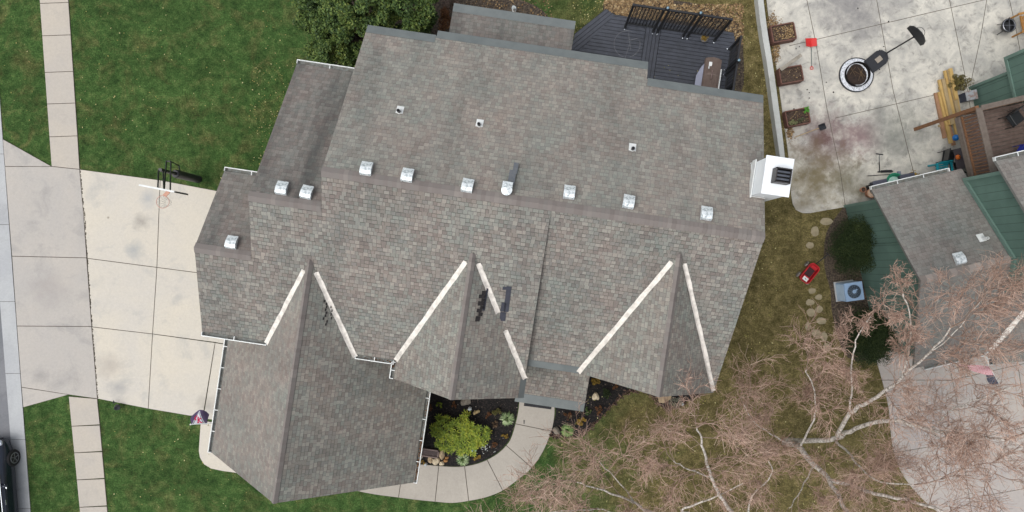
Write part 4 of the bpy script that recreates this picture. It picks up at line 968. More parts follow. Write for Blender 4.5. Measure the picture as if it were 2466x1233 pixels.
def patchS(fn, poly, z, mat, name, parent, N=1):
    m = MB(); m.add([fn(*q) + Vector((0,0,z)) for q in poly], [tuple(range(len(poly)))]); return m.build(name, mat, parent)
def strokeS(m, fn, a, b, w_, z, K=5):
    ax, ay = a; bx, by = b; L = math.hypot(bx-ax, by-ay); nx_, ny_ = -(by-ay)/L*w_/2, (bx-ax)/L*w_/2
    vs = []
    for i in range(K+1):
        t = i/K; x, y = ax+(bx-ax)*t, ay+(by-ay)*t; vs += [fn(x+nx_, y+ny_)+Vector((0,0,z)), fn(x-nx_, y-ny_)+Vector((0,0,z))]
    m.add(vs, [(2*i,2*i+1,2*i+3,2*i+2) for i in range(K)])
m = MB(); NS, NT_ = 20, 14
m.add([FS(i/NS, j/NT_) for j in range(NT_+1) for i in range(NS+1)], [(j*(NS+1)+i, j*(NS+1)+i+1, (j+1)*(NS+1)+i+1, (j+1)*(NS+1)+i) for j in range(NT_) for i in range(NS)])
clo = m.build('cloth', simple('purple_cloth', S(96,80,112), S(78,66,94), 5, 0.85), fl, smooth=True)
def fill_tri(apex, l, r, z, mat, name, K=12):
    m = MB(); vs = []; fs = []
    for i in range(K+1):
        t = i/K; L_ = (apex[0]+(l[0]-apex[0])*t, apex[1]+(l[1]-apex[1])*t); R_ = (apex[0]+(r[0]-apex[0])*t, apex[1]+(r[1]-apex[1])*t)
        for k in range(7): q = lerp(L_, R_, k/6); vs.append(FS(*q)+Vector((0,0,z)))
    for i in range(K):
        for k in range(6): fs.append((i*7+k, i*7+k+1, (i+1)*7+k+1, (i+1)*7+k))
    m.add(vs, fs); return m.build(name, mat, fl)
ME1 = simple('emblem_white', S(222,224,230), S(204,208,216), 6, 0.8); ME2 = simple('emblem_dark', S(70,66,72), S(50,48,54), 6, 0.8); ME3 = simple('emblem_red', S(208,40,92), S(190,34,80), 6, 0.8)
fill_tri((0.47,0.95),(0.06,0.06),(0.90,0.03), 0.008, ME1, 'emblem_border')
fill_tri((0.47,0.88),(0.11,0.06),(0.83,0.04), 0.012, ME2, 'emblem_outline')
fill_tri((0.47,0.83),(0.15,0.04),(0.79,0.02), 0.016, ME1, 'emblem_field')
m = MB()
for a, b in [((0.30,0.58),(0.26,0.50)),((0.26,0.50),(0.27,0.38)),((0.27,0.38),(0.33,0.32)),((0.33,0.60),(0.40,0.62)),((0.33,0.60),(0.30,0.58)),((0.44,0.50),(0.44,0.14)),((0.60,0.46),(0.46,0.28)),((0.48,0.30),(0.64,0.12)),((0.56,0.42),(0.66,0.40)),((0.60,0.14),(0.72,0.16)),((0.40,0.50),(0.50,0.50)),((0.38,0.14),(0.50,0.12))]:
    strokeS(m, FS, a, b, 0.075, 0.022)
m.build('emblem_letters', ME3, fl)

# parked car at the lower left
def P2(px, py, z): return P(px, py, z)
cc = P(28,1103,0.33); road_a = math.atan2(-1, 0.078)      # heading of the kerb (picture down)
car = thing('parked_car', 'black car parked at the kerb, cut off by the lower left corner', 'car', (cc.x+0.02, cc.y, 0), math.atan2(-0.078*-1, 1))
# local frame: +Y = front of the car (picture up), +X = kerb side; origin at the kerb-side front wheel
yf, L0, HW = 0.86, 4.75, 0.93
X0 = -HW + 0.06
M_CARP = simple('black_car_paint', S(30,38,52), S(26,32,44), 2, 0.18, 0.0, spec=0.6); M_CARG = simple('car_glass', S(12,16,22), S(16,20,28), 2, 0.05, spec=0.8)
M_TYRE = simple('tyre_rubber', S(30,30,32), S(38,38,40), 12, 0.9); M_ALLOY = simple('alloy_rim', S(150,152,158), S(120,122,128), 6, 0.3, 0.7); M_CHROME = simple('chrome', S(200,204,210), S(180,184,190), 6, 0.15, 0.9)
secs = [(yf,0.62,0.35,0.52,0.60,0.50),(yf-0.12,0.80,0.28,0.60,0.70,0.66),(yf-0.45,0.90,0.26,0.70,0.84,0.74),(yf-1.1,0.925,0.25,0.80,0.94,0.78),(yf-1.55,0.93,0.25,0.86,1.0,0.80),(yf-3.2,0.93,0.25,0.90,0.98,0.80),(yf-4.1,0.91,0.28,0.90,1.0,0.76),(yf-4.6,0.84,0.34,0.82,0.92,0.68),(yf-4.75,0.72,0.42,0.70,0.78,0.56)]
m = MB(); ring = []
for y, hw, zb, zs_, zt, tw in secs:
    ring.append([(X0-hw*0.96,y,zb),(X0-hw,y,zb+0.12),(X0-hw,y,zs_*0.8),(X0-hw*0.97,y,zs_),(X0-tw*0.96,y,zt-0.02),(X0-tw*0.5,y,zt+0.02),(X0,y,zt+0.03),(X0+tw*0.5,y,zt+0.02),(X0+tw*0.96,y,zt-0.02),(X0+hw*0.97,y,zs_),(X0+hw,y,zs_*0.8),(X0+hw,y,zb+0.12),(X0+hw*0.96,y,zb)])
nn = len(ring[0]); m.add([p for r_ in ring for p in r_], [(i*nn+k, i*nn+(k+1)%nn, (i+1)*nn+(k+1)%nn, (i+1)*nn+k) for i in range(len(ring)-1) for k in range(nn)] + [tuple(range(nn-1,-1,-1)), tuple((len(ring)-1)*nn+k for k in range(nn))])
m.build('body', M_CARP, car, smooth=True)
m = MB(); g = [(yf-1.35,0.80,0.98),(yf-2.05,0.66,1.42),(yf-2.9,0.66,1.46),(yf-3.6,0.64,1.40),(yf-4.25,0.74,1.0)]
vs = []
for y, hw, z in g: vs += [(X0-0.84,y,0.92),(X0-hw,y,z),(X0,y,z+0.03),(X0+hw,y,z),(X0+0.84,y,0.92)]
m.add(vs, [(i*5+k, i*5+k+1, (i+1)*5+k+1, (i+1)*5+k) for i in range(4) for k in range(4)]); m.build('window', M_CARG, car)
m = MB(); vs = []
for y, hw, z in g[1:4]: vs += [(X0-hw-0.01,y,z+0.01),(X0,y,z+0.045),(X0+hw+0.01,y,z+0.01)]
m.add(vs, [(i*3+k,i*3+k+1,(i+1)*3+k+1,(i+1)*3+k) for i in range(2) for k in range(2)]); m.build('roof_panel', M_CARP, car)
for (x, y) in ((0,0),(0,-2.85),(2*X0,0),(2*X0,-2.85)):
    sg = 1 if x == 0 else -1
    m = MB(); m.lathe((x-0.12*sg,y,0.33), [(0.20,-0.0),(0.31,0.0),(0.335,0.03),(0.335,0.19),(0.31,0.225),(0.225,0.225)], 28, ax=(sg,0,0)); wo = m.build('wheel', M_TYRE, car)
    m = MB(); m.lathe((x-0.12*sg,y,0.33), [(0.0,0.19),(0.06,0.2),(0.07,0.17),(0.19,0.17),(0.20,0.225),(0.225,0.23),(0.225,0.2)], 28, ax=(sg,0,0)); m.build('rim', simple('dark_wheel', S(24,25,28), S(34,35,38), 5, 0.4), wo)
    m = MB(); m.lathe((x-0.12*sg,y,0.33), [(0.185,0.222),(0.185,0.236),(0.205,0.24),(0.22,0.232),(0.22,0.222)], 28, ax=(sg,0,0))
    for k in range(5):
        a = 6.283*k/5; m.beam((x+0.10*sg,y,0.33),(x+0.105*sg,y+0.19*math.cos(a),0.33+0.19*math.sin(a)),0.012,0.03)
    m.build('trim_ring', M_ALLOY, wo)
m = MB(); m.blob((0.17,yf-1.78,1.02),(0.12,0.07,0.08),random.Random(2),0.05); m.beam((0.03,yf-1.75,0.97),(0.12,yf-1.78,1.0),0.05,0.04); mi_ = m.build('mirror', M_CARP, car, smooth=True)
m = MB(); m.beam((0.2,yf-1.72,1.04),(0.27,yf-1.86,1.04),0.03,0.03); m.build('indicator', M_CHROME, mi_)
m = MB(); m.beam((0.04,yf-2.35,0.86),(0.05,yf-2.55,0.86),0.03,0.03); m.build('handle', M_CHROME, car)
m = MB(); m.blob((X0+0.66,yf-0.16,0.66),(0.16,0.14,0.07),random.Random(2),0.0); m.build('headlight', M_CHROME, car, smooth=True)
m = MB(); m.tube([(X0+0.80,yf-1.45,0.98),(X0+0.72,yf-2.1,1.38)],0.015,5); m.tube([(X0+0.82,yf-1.5,0.97),(X0+0.87,yf-4.1,0.97)],0.014,5); m.build('chrome_strip', M_CHROME, car)

# ------------------------------------------------------------------ back deck
M_DK = simple('charcoal_deck_board', S(64,68,78), S(50,53,61), 5, 0.5, bump=0.2)
dz0 = 0.45
dk = thing('back_deck', 'charcoal painted low deck with angled left end behind the house', 'deck', (0,0,0), -TH)
def dl2(px, py): q = hl(px, py, dz0); return (q.x, q.y)
pA, pB, pC, pD, pE = dl2(1376,118), dl2(1384,81), dl2(1459,21), dl2(1481,36), dl2(1767,79)
pF, pG = dl2(1772,110), dl2(1765,240)
yb = 5.9
def boards(m, clip, ang, wd=0.145, gap=0.015, z=dz0):
    cx = sum(p[0] for p in clip)/len(clip); cy = sum(p[1] for p in clip)/len(clip); ca, sa = math.cos(ang), math.sin(ang)
    k = int(7/wd)
    for i in range(-k, k):
        y0, y1 = i*wd, (i+1)*wd-gap
        q = [(cx+x*ca-y*sa, cy+x*sa+y*ca) for x, y in ((-7,y0),(7,y0),(7,y1),(-7,y1))]
        c = clip_convex(q, clip)
        if len(c) >= 3: m.prism(c, z-0.03, z)
u1 = hl(1556,62,dz0).x; u2 = hl(1592,68,dz0).x
q1 = dl2(1398,122); 
m = MB(); angd = math.atan2(pC[1]-pB[1], pC[0]-pB[0])
boards(m, [pA, pB, pC, pD, (q1[0]-0.03, q1[1])], angd)
boards(m, [(pA[0],pA[1]-0.01), (q1[0]-0.03, q1[1]-0.01), (q1[0]-0.06, yb), (pA[0]-0.1, yb)], angd)
boards(m, [(q1[0]-0.02, q1[1]), pD, (u1-0.01, pD[1]-0.0), (u1-0.01, yb), (q1[0]-0.06, yb)], 0)
boards(m, [(u1,pD[1]),(u2,pD[1]),(u2,yb),(u1,yb)], math.pi/2, 0.145)
boards(m, [(u2+0.01,pD[1]),(pE[0],pD[1]),pF,(pG[0],yb),(u2+0.01,yb)], 0)
m.build('deck_boards', M_DK, dk)
m = MB(); m.prism([pA,pB,pC,pD,(pE[0],pD[1]),pF,(pG[0],yb),(pA[0],yb)], 0.02, dz0-0.045); m.build('skirt', simple('dark_skirt', S(40,41,46), S(30,31,35), 4, 0.8), dk)
t = NT('chalk_line'); M_CHK = t.done(t.ramp(t.noise(t.coord(), 30, 4, 0.8), [(0.4, S(76,78,86)), (0.55, S(116,118,122))]), 0.9)
m = MB(); cc2 = hl(1510,106,dz0)
for i in range(34):
    a0, a1 = math.radians(75+i*9.0), math.radians(75+(i+1)*9.0)
    if 20 < i < 24: continue
    m.beam((cc2.x+.52*math.cos(a0),cc2.y+.52*math.sin(a0)*1.02,dz0+.003),(cc2.x+.52*math.cos(a1),cc2.y+.52*math.sin(a1)*1.02,dz0+.003),0.022,0.003)
m.beam((cc2.x-.02,cc2.y+.48,dz0+.003),(cc2.x+.18,cc2.y-.2,dz0+.003),0.02,0.003); m.beam((cc2.x+.1,cc2.y+.0,dz0+.003),(cc2.x-.02,cc2.y-.7,dz0+.003),0.02,0.003); m.beam((cc2.x+.0,cc2.y+.12,dz0+.003),(cc2.x+.4,cc2.y+.3,dz0+.003),0.02,0.003)
m.build('chalk_circle', M_CHK, dk)
def screen(name, label, loc, rz, xs, z0, z1, h0=0.0, group=None):
    sc = thing(name, label, 'privacy screen', loc, rz, group)
    for i, x in enumerate(xs):
        for dx in ((-0.09, 0.09) if 0 < i < len(xs)-1 else (0,)):
            m = MB(); m.box((x+dx,0,(z1+h0)/2),(0.085,0.085,z1-h0+0.1)); po = m.build('post', M_BLACK, sc)
            m = MB(); m.lathe((x+dx,-0.09,h0),[(0.03,0.0),(0.03,0.02),(0.0,0.035)],8); m.build('bolt_cap', M_CHROME, po)
    for a, b in zip(xs[:-1], xs[1:]):
        m = MB(); L = b-a-0.2; n = int(L/0.125)
        for k in range(n+1): m.box((a+0.1+L*k/n,0,(z0+z1)/2),(0.034,0.012,z1-z0))
        nz_ = int((z1-z0)/0.125)
        for k in range(nz_+1): m.box(((a+b)/2,0.014,z0+(z1-z0)*k/nz_),(L,0.012,0.036))
        m.build('lattice_panel', M_BLACK, sc)
        m = MB(); m.box(((a+b)/2,0,z1+0.02),(b-a,0.07,0.05)); m.build('top_rail', M_BLACK, sc)
        m = MB(); m.box(((a+b)/2,0,z0-0.03),(b-a,0.07,0.05)); m.build('bottom_rail', M_BLACK, sc)
    return sc
def gh(px, py, z):           # pixel -> house frame point
    return hl(px, py, z)
s0, s1, s2, s3 = gh(1505,66.5,dz0), gh(1578,76,dz0), gh(1650,88,dz0), gh(1720,97,dz0)
wo_ = Matrix.Rotation(-TH, 4, 'Z') @ Vector((s0.x, (s0.y+s3.y)/2, 0))
sc1 = screen('privacy_screen', 'three panel black lattice screen along the back edge of the deck', wo_, -TH, [0, s1.x-s0.x, s2.x-s0.x, s3.x-s0.x], 0.95, 2.75, dz0)
M_LAMPC = simple('lamp_glass', S(120,150,168), S(96,124,140), 5, 0.2)
for x in (s1.x-s0.x, s2.x-s0.x):
    m = MB(); m.lathe((x,0,2.8),[(0.07,0),(0.09,0.05),(0.05,0.12),(0.0,0.13)],10); lo_ = m.build('post_lamp', M_BLACK, sc1)
    m = MB(); m.lathe((x,0,2.93),[(0.05,0.0),(0.045,0.04),(0,0.06)],10); m.build('lamp_glass', M_LAMPC, lo_)
t0, t1, t2 = gh(1751,118,dz0), gh(1749,170,dz0), gh(1748,225,dz0)
wo_ = Matrix.Rotation(-TH, 4, 'Z') @ Vector((t0.x+0.1, t0.y, 0))
sc2 = screen('privacy_screen', 'two panel black lattice screen on the right side of the deck by the grill', wo_, -TH-math.pi/2, [0, 0.95, 1.9, 2.5], 0.75, 1.9, dz0)
m = MB(); m.lathe((0.95,0,1.98),[(0.07,0),(0.09,0.05),(0.05,0.12),(0.0,0.13)],10); lo_ = m.build('post_lamp', M_BLACK, sc2)
m = MB(); m.lathe((0.95,0,2.11),[(0.05,0.0),(0.045,0.04),(0,0.06)],10); m.build('lamp_glass', M_LAMPC, lo_)
# planter pot on the deck
fp = thing('flower_pot', 'grey pot of dried orange brown leaves on the deck in front of the screen', 'potted plant', P(1693,96,dz0))
m = MB(); m.lathe((0,0,0),[(0.08,0),(0.13,0.16),(0.15,0.18),(0.13,0.18),(0.12,0.15),(0,0.15)],18); m.build('pot', simple('grey_pot', S(120,118,116), S(98,96,94), 6, 0.7), fp)
r = np.random.default_rng(5); leaves_mesh('leaves', np.stack([r.normal(0,.06,160), r.normal(0.01,.06,160), r.uniform(.15,.32,160)],1), 0.06, M_LFO, fp, 5)
# tiny lawn lights: round step lights on the deck
# big grill
gz = dz0
ga, gb_ = gh(1720,142,1.35), gh(1712,215,1.35)
gc = Matrix.Rotation(-TH, 4, 'Z') @ Vector((ga.x-0.02, ga.y-0.85, 0))
gr = thing('gas_grill', 'brown lidded barbecue grill with white side panels on the deck', 'grill', (gc.x, gc.y, gz), -TH)
m = MB(); m.box((0,0,0.42),(0.60,1.5,0.80)); m.build('cabinet', simple('grill_cabinet', S(60,60,66), S(50,50,56), 4, 0.5), gr)
m = MB(); N = 40; prof = [(-0.33,0.86),(-0.31,0.96),(-0.2,1.0),(0,1.02),(0.2,1.0),(0.31,0.96),(0.33,0.86)]
vs = []
for j in range(2*N+1):
    y = -0.8 + 1.62*j/(2*N); rdg = 0.008 if j % 2 else -0.008
    for x, z in prof: vs.append((x, y + 0.06*math.cos(x*4.5)*(1 if j > N*1.2 else .4), z + rdg))
K = len(prof); m.add(vs, [(j*K+k, j*K+k+1, (j+1)*K+k+1, (j+1)*K+k) for j in range(2*N) for k in range(K-1)] + [tuple(range(K)), tuple(2*N*K+k for k in range(K-1,-1,-1))])
lid = m.build('lid', simple('brown_ribbed_lid', S(112,98,90), S(96,82,76), 3, 0.6), gr)
m = MB(); m.tube([(-0.02,0.34,1.03),(-0.02,0.33,1.09),(-0.03,0.02,1.09),(-0.03,0.0,1.03)],0.018,6); m.tube([(-0.06,-0.32,1.03),(-0.06,-0.33,1.09),(-0.07,-0.62,1.09),(-0.07,-0.63,1.03)],0.018,6); m.build('handle', simple('handle_steel', S(150,128,122), S(110,90,86), 6, 0.4, 0.4), lid)
m = MB(); m.box((-0.12,0.60,1.02),(0.12,0.16,0.012)); m.box((-0.16,0.46,1.02),(0.04,0.1,0.012)); m.build('label_tag', M_WHITE, lid)
m = MB(); m.add([(-0.34,0.62,0.9),(-0.34,-0.8,0.9),(-0.46,-0.8,0.30),(-0.46,0.30,0.30),(-0.40,0.52,0.6)],[(0,1,2,3,4)]); m.add([(-0.33,0.62,0.9),(-0.33,-0.8,0.9),(-0.45,-0.8,0.30),(-0.45,0.30,0.30),(-0.39,0.52,0.6)],[(4,3,2,1,0)]); m.build('side_panel', simple('pale_lilac_panel', S(196,200,220), S(182,186,208), 3, 0.5), gr)
m = MB(); m.box((0.35,-0.15,0.88),(0.05,1.3,0.03)); m.build('side_rail', M_WHITE, gr)

# ------------------------------------------------------------------ things on the neighbour's patio
PZ = 0.037
M_SOIL = simple('planter_soil', S(58,44,38), S(92,78,64), 16, 0.95, bump=1.0, lo=0.4, hi=0.72); M_CEDAR = simple('red_brown_planter_board', S(112,78,66), S(88,60,52), 5, 0.8)
def planter(label, quad, hgt, seed):
    """quad: photo corners of the rim: NW, NE, SE, SW"""
    w4 = [P(a, b, hgt) for a, b in quad]; c = sum(w4, Vector((0,0,0)))/4; a = math.atan2(w4[1].y-w4[0].y, w4[1].x-w4[0].x)
    lx = ((w4[1]-w4[0]).length + (w4[2]-w4[3]).length)/2; ly = ((w4[0]-w4[3]).length + (w4[1]-w4[2]).length)/2
    o = thing('raised_planter', label, 'planter', (c.x, c.y, PZ), a, 'planter boxes along the patio wall')
    for nm, p, d in (('side_board',(0,ly/2,hgt/2),(lx,0.045,hgt)),('side_board',(0,-ly/2,hgt/2),(lx,0.045,hgt)),('end_board',(lx/2,0,hgt/2),(0.045,ly-.05,hgt)),('end_board',(-lx/2,0,hgt/2),(0.045,ly-.05,hgt))):
        m = MB(); m.box(p, d); m.build(nm, M_CEDAR, o)
    m = MB(); N = 9; rr = random.Random(seed); vs = [((i/N-.5)*(lx-.06),(j/N-.5)*(ly-.06),hgt-0.07+rr.uniform(-.03,.03)) for j in range(N+1) for i in range(N+1)]
    m.add(vs, [(j*(N+1)+i,j*(N+1)+i+1,(j+1)*(N+1)+i+1,(j+1)*(N+1)+i) for j in range(N) for i in range(N)]); m.build('soil', M_SOIL, o)
    return o, c, lx, ly, a
r = np.random.default_rng(21)
def litter_in(o, lx, ly, hgt, n, seed, size=0.07):
    r = np.random.default_rng(seed); pts = np.stack([r.uniform(-lx/2+.06,lx/2-.06,n), r.uniform(-ly/2+.06,ly/2-.06,n), np.full(n, hgt-.03)+r.uniform(0,.03,n)],1)
    lf = leaves_mesh('leaf_litter', pts, size, M_LITTER, o, seed, 0.3, 0.6); lf['kind'] = 'stuff'
o1, c1_, lx, ly, a_ = planter('brown planter box full of dry leaves, nearest the top of the photo', [(1856,64),(1910,54),(1917,90),(1863,106)], 0.40, 1); litter_in(o1, lx, ly, 0.40, 230, 2)
o2, c2_, lx, ly, a_ = planter('brown planter box of bare soil with the plank leaning on it', [(1877,166),(1929,157),(1934,193),(1880,203)], 0.40, 2); litter_in(o2, lx, ly, 0.40, 40, 3, 0.04)
o3, c3_, lx, ly, a_ = planter('brown planter box with green plants, below the other two', [(1892,269),(1944,259),(1951,293),(1896,308)], 0.34, 3); litter_in(o3, lx, ly, 0.34, 60, 4, 0.05)
shrub('lettuce_plant', 'bright green leafy plant in the corner of the lowest planter box', 'vegetable plant', 1941, 266, 0.3, (0.13,0.14,0.1), M_LFV, 10, 60, 0.05, 51, bz=0.28)
shrub('shrub', 'pale green herb clump in the lower left of the lowest planter box', 'herb plant', 1907, 298, 0.3, (0.16,0.13,0.12), island('sage_green', [(0,S(78,84,56)),(1,S(142,142,98))],0.7), 10, 60, 0.05, 52, bz=0.28)
shrub('shrub', 'dark green herb clump in the middle of the lowest planter box', 'herb plant', 1928, 290, 0.3, (0.13,0.12,0.1), island('dull_green', [(0,S(56,62,44)),(1,S(100,100,72))],0.7), 8, 46, 0.05, 53, bz=0.28)
A, B = P(1880,168,0.42), P(1930,132,0.55)
m = MB(); m.beam(A, B, 0.14, 0.035); o = m.build('leaning_plank', simple('weathered_plank', S(160,154,142), S(110,104,94), 4, 0.85)); tag(o, 'grey weathered plank lying across the middle planter box', 'plank'); origin_to(o, ((A+B)/2))
def leafpile(label, px, py, rx, ry, n, seed, mat=M_LITTER, size=0.07, name='leaf_pile', h=0.05):
    r = np.random.default_rng(seed); b = P(px, py, 0.03); x = r.normal(0, rx/2, n); y = r.normal(0, ry/2, n)
    pts = np.stack([x, y, r.uniform(0.01, h, n)], 1); o = leaves_mesh(name, pts, size, mat, None, seed, 0.35, 0.6); o.location = b; o['kind'] = 'stuff'; o['label'] = label; return o
leafpile('dry red brown leaves beside the top planter box', 1860, 55, 0.25, 0.35, 260, 61, M_LITTER); leafpile('dry leaves against the wall between the top two planter boxes', 1868, 122, 0.16, 0.5, 300, 62)
leafpile('dry leaves against the wall below the lowest planter box', 1901, 318, 0.14, 0.3, 160, 63)
# shovels
def shovel(name, label, a, b, blade, mat, hmat, grip=True, bw=0.44, bl=0.34):
    """a = blade end, b = grip end (photo px, on the ground)"""
    A, B = P(*a, 0.06), P(*b, 0.06); o = thing(name, label, 'shovel', P(*a, PZ), math.atan2(B.y-A.y, B.x-A.x)); L = (B-A).length
    m = MB(); m.tube([(bl*0.5,0,0.05),(L-0.05,0,0.03)],0.017,8); m.build('shaft', hmat, o)
    m = MB(); K = 8; vs = []
    for i in range(K+1):
        for k in range(2): y = bw*(i/K-.5); vs.append((bl*(k-.5), y, 0.005 + 0.09*abs(i/K-.5)**1.5*2 + (0.0 if k == 0 else 0.03)))
    m.add(vs, [(2*i,2*i+1,2*i+3,2*i+2) for i in range(K)]); m.add([(x,y,z-.012) for x,y,z in vs], [(2*i+2,2*i+3,2*i+1,2*i) for i in range(K)])
    m.beam((-bl*.5,-bw/2,0.02),(-bl*.5,bw/2,0.02),0.02,0.03); m.beam((-bl*.1,0,.03),(bl*.6,0,.05),0.05,0.03); m.build('blade', mat, o)
    if grip:
        m = MB(); m.tube([(L-.05,0,.03),(L,.055,.03),(L+.07,.055,.03),(L+.07,-.055,.03),(L,-.055,.03),(L-.05,0,.03)],0.016,6); m.build('grip', mat, o)
    return o
shovel('snow_shovel', 'red snow shovel lying on the patio between the planters and the fire pit', (1952,103), (1954,163), None, simple('red_plastic', S(206,44,40), S(186,36,34), 4, 0.45), simple('shaft_grey', S(110,120,116), S(84,92,90), 6, 0.5), bw=0.44, bl=0.33)
shovel('garden_shovel', 'black spade with a wooden handle lying below the lowest planter', (1979,306), (1910,332), None, M_BLACKP, simple('wood_shaft', S(186,164,130), S(160,138,108), 6, 0.8), grip=False, bw=0.24, bl=0.28)
# fire pit
fpz = thing('fire_pit', 'round fire pit ringed with white gravel on the patio', 'fire pit', P(2061,181,PZ))
M_WG = simple('white_gravel', S(222,226,232), S(118,124,134), 26, 0.9, bump=1.0, detail=3, lo=0.45, hi=0.72)
m = MB(); m.lathe((0,0,0), [(0.70,0),(0.70,0.07),(0.665,0.07),(0.665,0.03)], 40); m.build('edging', M_BLACKP, fpz)
m = MB(); m.lathe((0,0,0), [(0.665,0.05),(0.52,0.06),(0.46,0.06)], 40); m.build('gravel', M_WG, fpz)
m = MB(); m.lathe((0,0,0), [(0.49,0.0),(0.50,0.20),(0.47,0.20),(0.46,0.05),(0.0,0.05)], 40); m.build('steel_ring', simple('sooty_steel', S(34,31,30), S(22,20,20), 6, 0.95, spec=0.1), fpz)
m = MB(); rr = random.Random(3)
m.blob((0,0,0.05),(0.42,0.42,0.07), rr, 0.15, 20, 8)
m.build('ash', simple('dark_ash', S(58,44,36), S(28,22,20), 12, 0.95, bump=1.0), fpz)
for i in range(6):
    m = MB(); a = rr.uniform(0,3.14); x, y = rr.uniform(-.2,.2), rr.uniform(-.2,.2); l = rr.uniform(.12,.25); m.tube([(x-l*math.cos(a),y-l*math.sin(a),.13),(x+l*math.cos(a),y+l*math.sin(a),.15)],0.016,6); m.build('charred_stick', simple('charred_wood', S(98,78,54), S(50,40,32), 8, 0.9), fpz)
# portable hoop on the patio
hb = P(2111,146,PZ); pa = math.atan2(P(2196,94,2.3).y-hb.y, P(2196,94,2.3).x-hb.x)
h2 = thing('portable_hoop', 'small black portable basketball hoop standing beside the fire pit', 'basketball hoop', hb, math.radians(38))
m = MB(); bp = [(-0.48,-0.30),(-0.48,0.30),(0.15,0.32),(0.34,0.22),(0.44,0.0),(0.34,-0.22),(0.15,-0.32)]
m.prism(bp, 0.0, 0.16); m.build('base', M_BLACKP, h2)
m = MB(); m.box((0.0,0,0.17),(0.26,0.2,0.03)); m.build('label_plate', simple('sticker_tan', S(160,150,136), S(130,122,112), 6, 0.6), h2)
m = MB(); m.tube([(0.42,0,0.1),(0.42,0,0.9),(0.42,0,2.05)],0.032,8); m.build('pole', M_BLACK, h2)
m = MB(); pb_ = [(-0.42,-0.22),(-0.44,0.0),(-0.36,0.2),(-0.2,0.32),(0,0.37),(0.2,0.32),(0.36,0.2),(0.44,0.0),(0.42,-0.22)]
n = len(pb_); tl_ = 0.35
def bb(y, z, d): return (0.44 + d - tl_*z*0.3, y, 2.2 + z)
m.add([bb(y,z,0) for y,z in pb_]+[bb(y,z,0.03) for y,z in pb_], [tuple(range(n)), tuple(range(2*n-1,n-1,-1))]+[(i+n,(i+1)%n+n,(i+1)%n,i) for i in range(n)]); m.build('backboard', M_BLACK, h2)
m = MB(); m.tube([(0.70+0.2*math.cos(a),0.2*math.sin(a),2.05) for a in [i*math.pi/10 for i in range(21)]],0.01,5,False); m.beam((0.47,0,2.05),(0.51,0,2.05),0.08,0.02); m.build('rim', M_BLACK, h2)
# kettle grill and wooden chair top right
kg = thing('kettle_grill', 'round black kettle with a steel band standing on the patio by the wooden chair', 'kettle grill', P(2408,72,PZ))
m = MB(); m.lathe((0,0,0.25),[(0.06,0.0),(0.2,0.06),(0.27,0.2),(0.28,0.28),(0.25,0.28),(0.2,0.12),(0,0.08)],26); m.build('bowl', M_BLACK, kg)
m = MB(); m.lathe((0,0,0.535),[(0.235,-0.02),(0.255,0.0),(0.235,0.01)],26,cap=False); m.beam((-.22,0,.53),(.22,0,.53),.012,.01); m.beam((0,-.22,.53),(0,.22,.53),.012,.01); m.build('ring', M_ALLOY, kg)
m = MB(); m.tube([(-.05,.16,.54),(-.06,.28,.62)],0.02,6); m.build('handle', M_BLACK, kg)
for k in range(3):
    m = MB(); a = 2.09*k; m.tube([(.16*math.cos(a),.16*math.sin(a),.33),(.24*math.cos(a),.24*math.sin(a),0)],0.014,6); m.build('leg', M_BLACK, kg)
wc = thing('wooden_chair', 'orange brown wooden patio chair cut off by the right edge', 'chair', P(2452,64,PZ), math.radians(12))
M_TEAK = simple('teak_wood', S(176,128,66), S(146,104,54), 5, 0.6)
for i in range(5):
    m = MB(); m.box((0.1,-0.24+0.12*i,0.42),(0.5,0.1,0.03)); m.build('seat_slat', M_TEAK, wc)
for sy_ in (-1,1):
    m = MB(); m.box((-0.02,0.36*sy_,0.62),(0.72,0.09,0.035)); m.build('armrest', M_TEAK, wc)
    for xx in (-.32,.34):
        m = MB(); m.box((xx,0.36*sy_,0.3),(0.06,0.06,0.6)); m.build('leg', M_TEAK, wc)
m = MB(); m.box((-0.14,0,0.40),(0.06,0.66,0.05)); m.build('front_rail', M_TEAK, wc)
m = MB(); m.box((0.24,0,0.5),(0.4,0.5,0.09)); m.build('cushion', simple('patterned_cushion', S(196,186,178), S(130,96,96), 18, 0.85, lo=0.45, hi=0.6), wc)
# lumber pile
M_L1 = simple('yellow_lumber', S(186,158,100), S(166,136,80), 2.5, 0.8, bump=0.3); M_L2 = simple('brown_lumber', S(160,122,92), S(136,104,80), 2.5, 0.8, bump=0.3); M_L3 = simple('grey_lumber', S(168,148,110), S(140,122,92), 2.5, 0.8, bump=0.3)
lum = [((2253,224),(2275,333),0.10,M_L2,'reddish board at the left edge of the lumber pile'),((2261,222),(2290,345),0.16,M_L1,'yellow board second from the left in the lumber pile'),((2262,192),(2288,300),0.24,M_L1,'yellow board with the cracked knot near the left of the pile'),((2270,190),(2294,300),0.30,M_L3,'greyish board in the middle of the lumber pile'),
       ((2276,170),(2306,330),0.24,M_L1,'long yellow board in the middle of the lumber pile'),((2284,168),(2310,290),0.34,M_L3,'upper long board right of the middle of the pile'),((2288,165),(2303,240),0.42,M_L1,'short topmost board at the upper end of the lumber pile'),((2299,212),(2318,330),0.22,M_L1,'board at the right edge of the lumber pile'),((2284,300),(2297,350),0.14,M_L2,'short brown board end at the lower left of the pile')]
for a, b, z, mat, lb in lum:
    A, B = P(*a, z), P(*b, z); m = MB(); m.box((0,0,0),((B-A).length,0.13,0.085)); o = m.build('lumber_board', mat); o.location = (A+B)/2; o.rotation_euler = (0,0,math.atan2(B.y-A.y,B.x-A.x)); tag(o, lb, 'board', 'loose boards piled beside the raised deck')
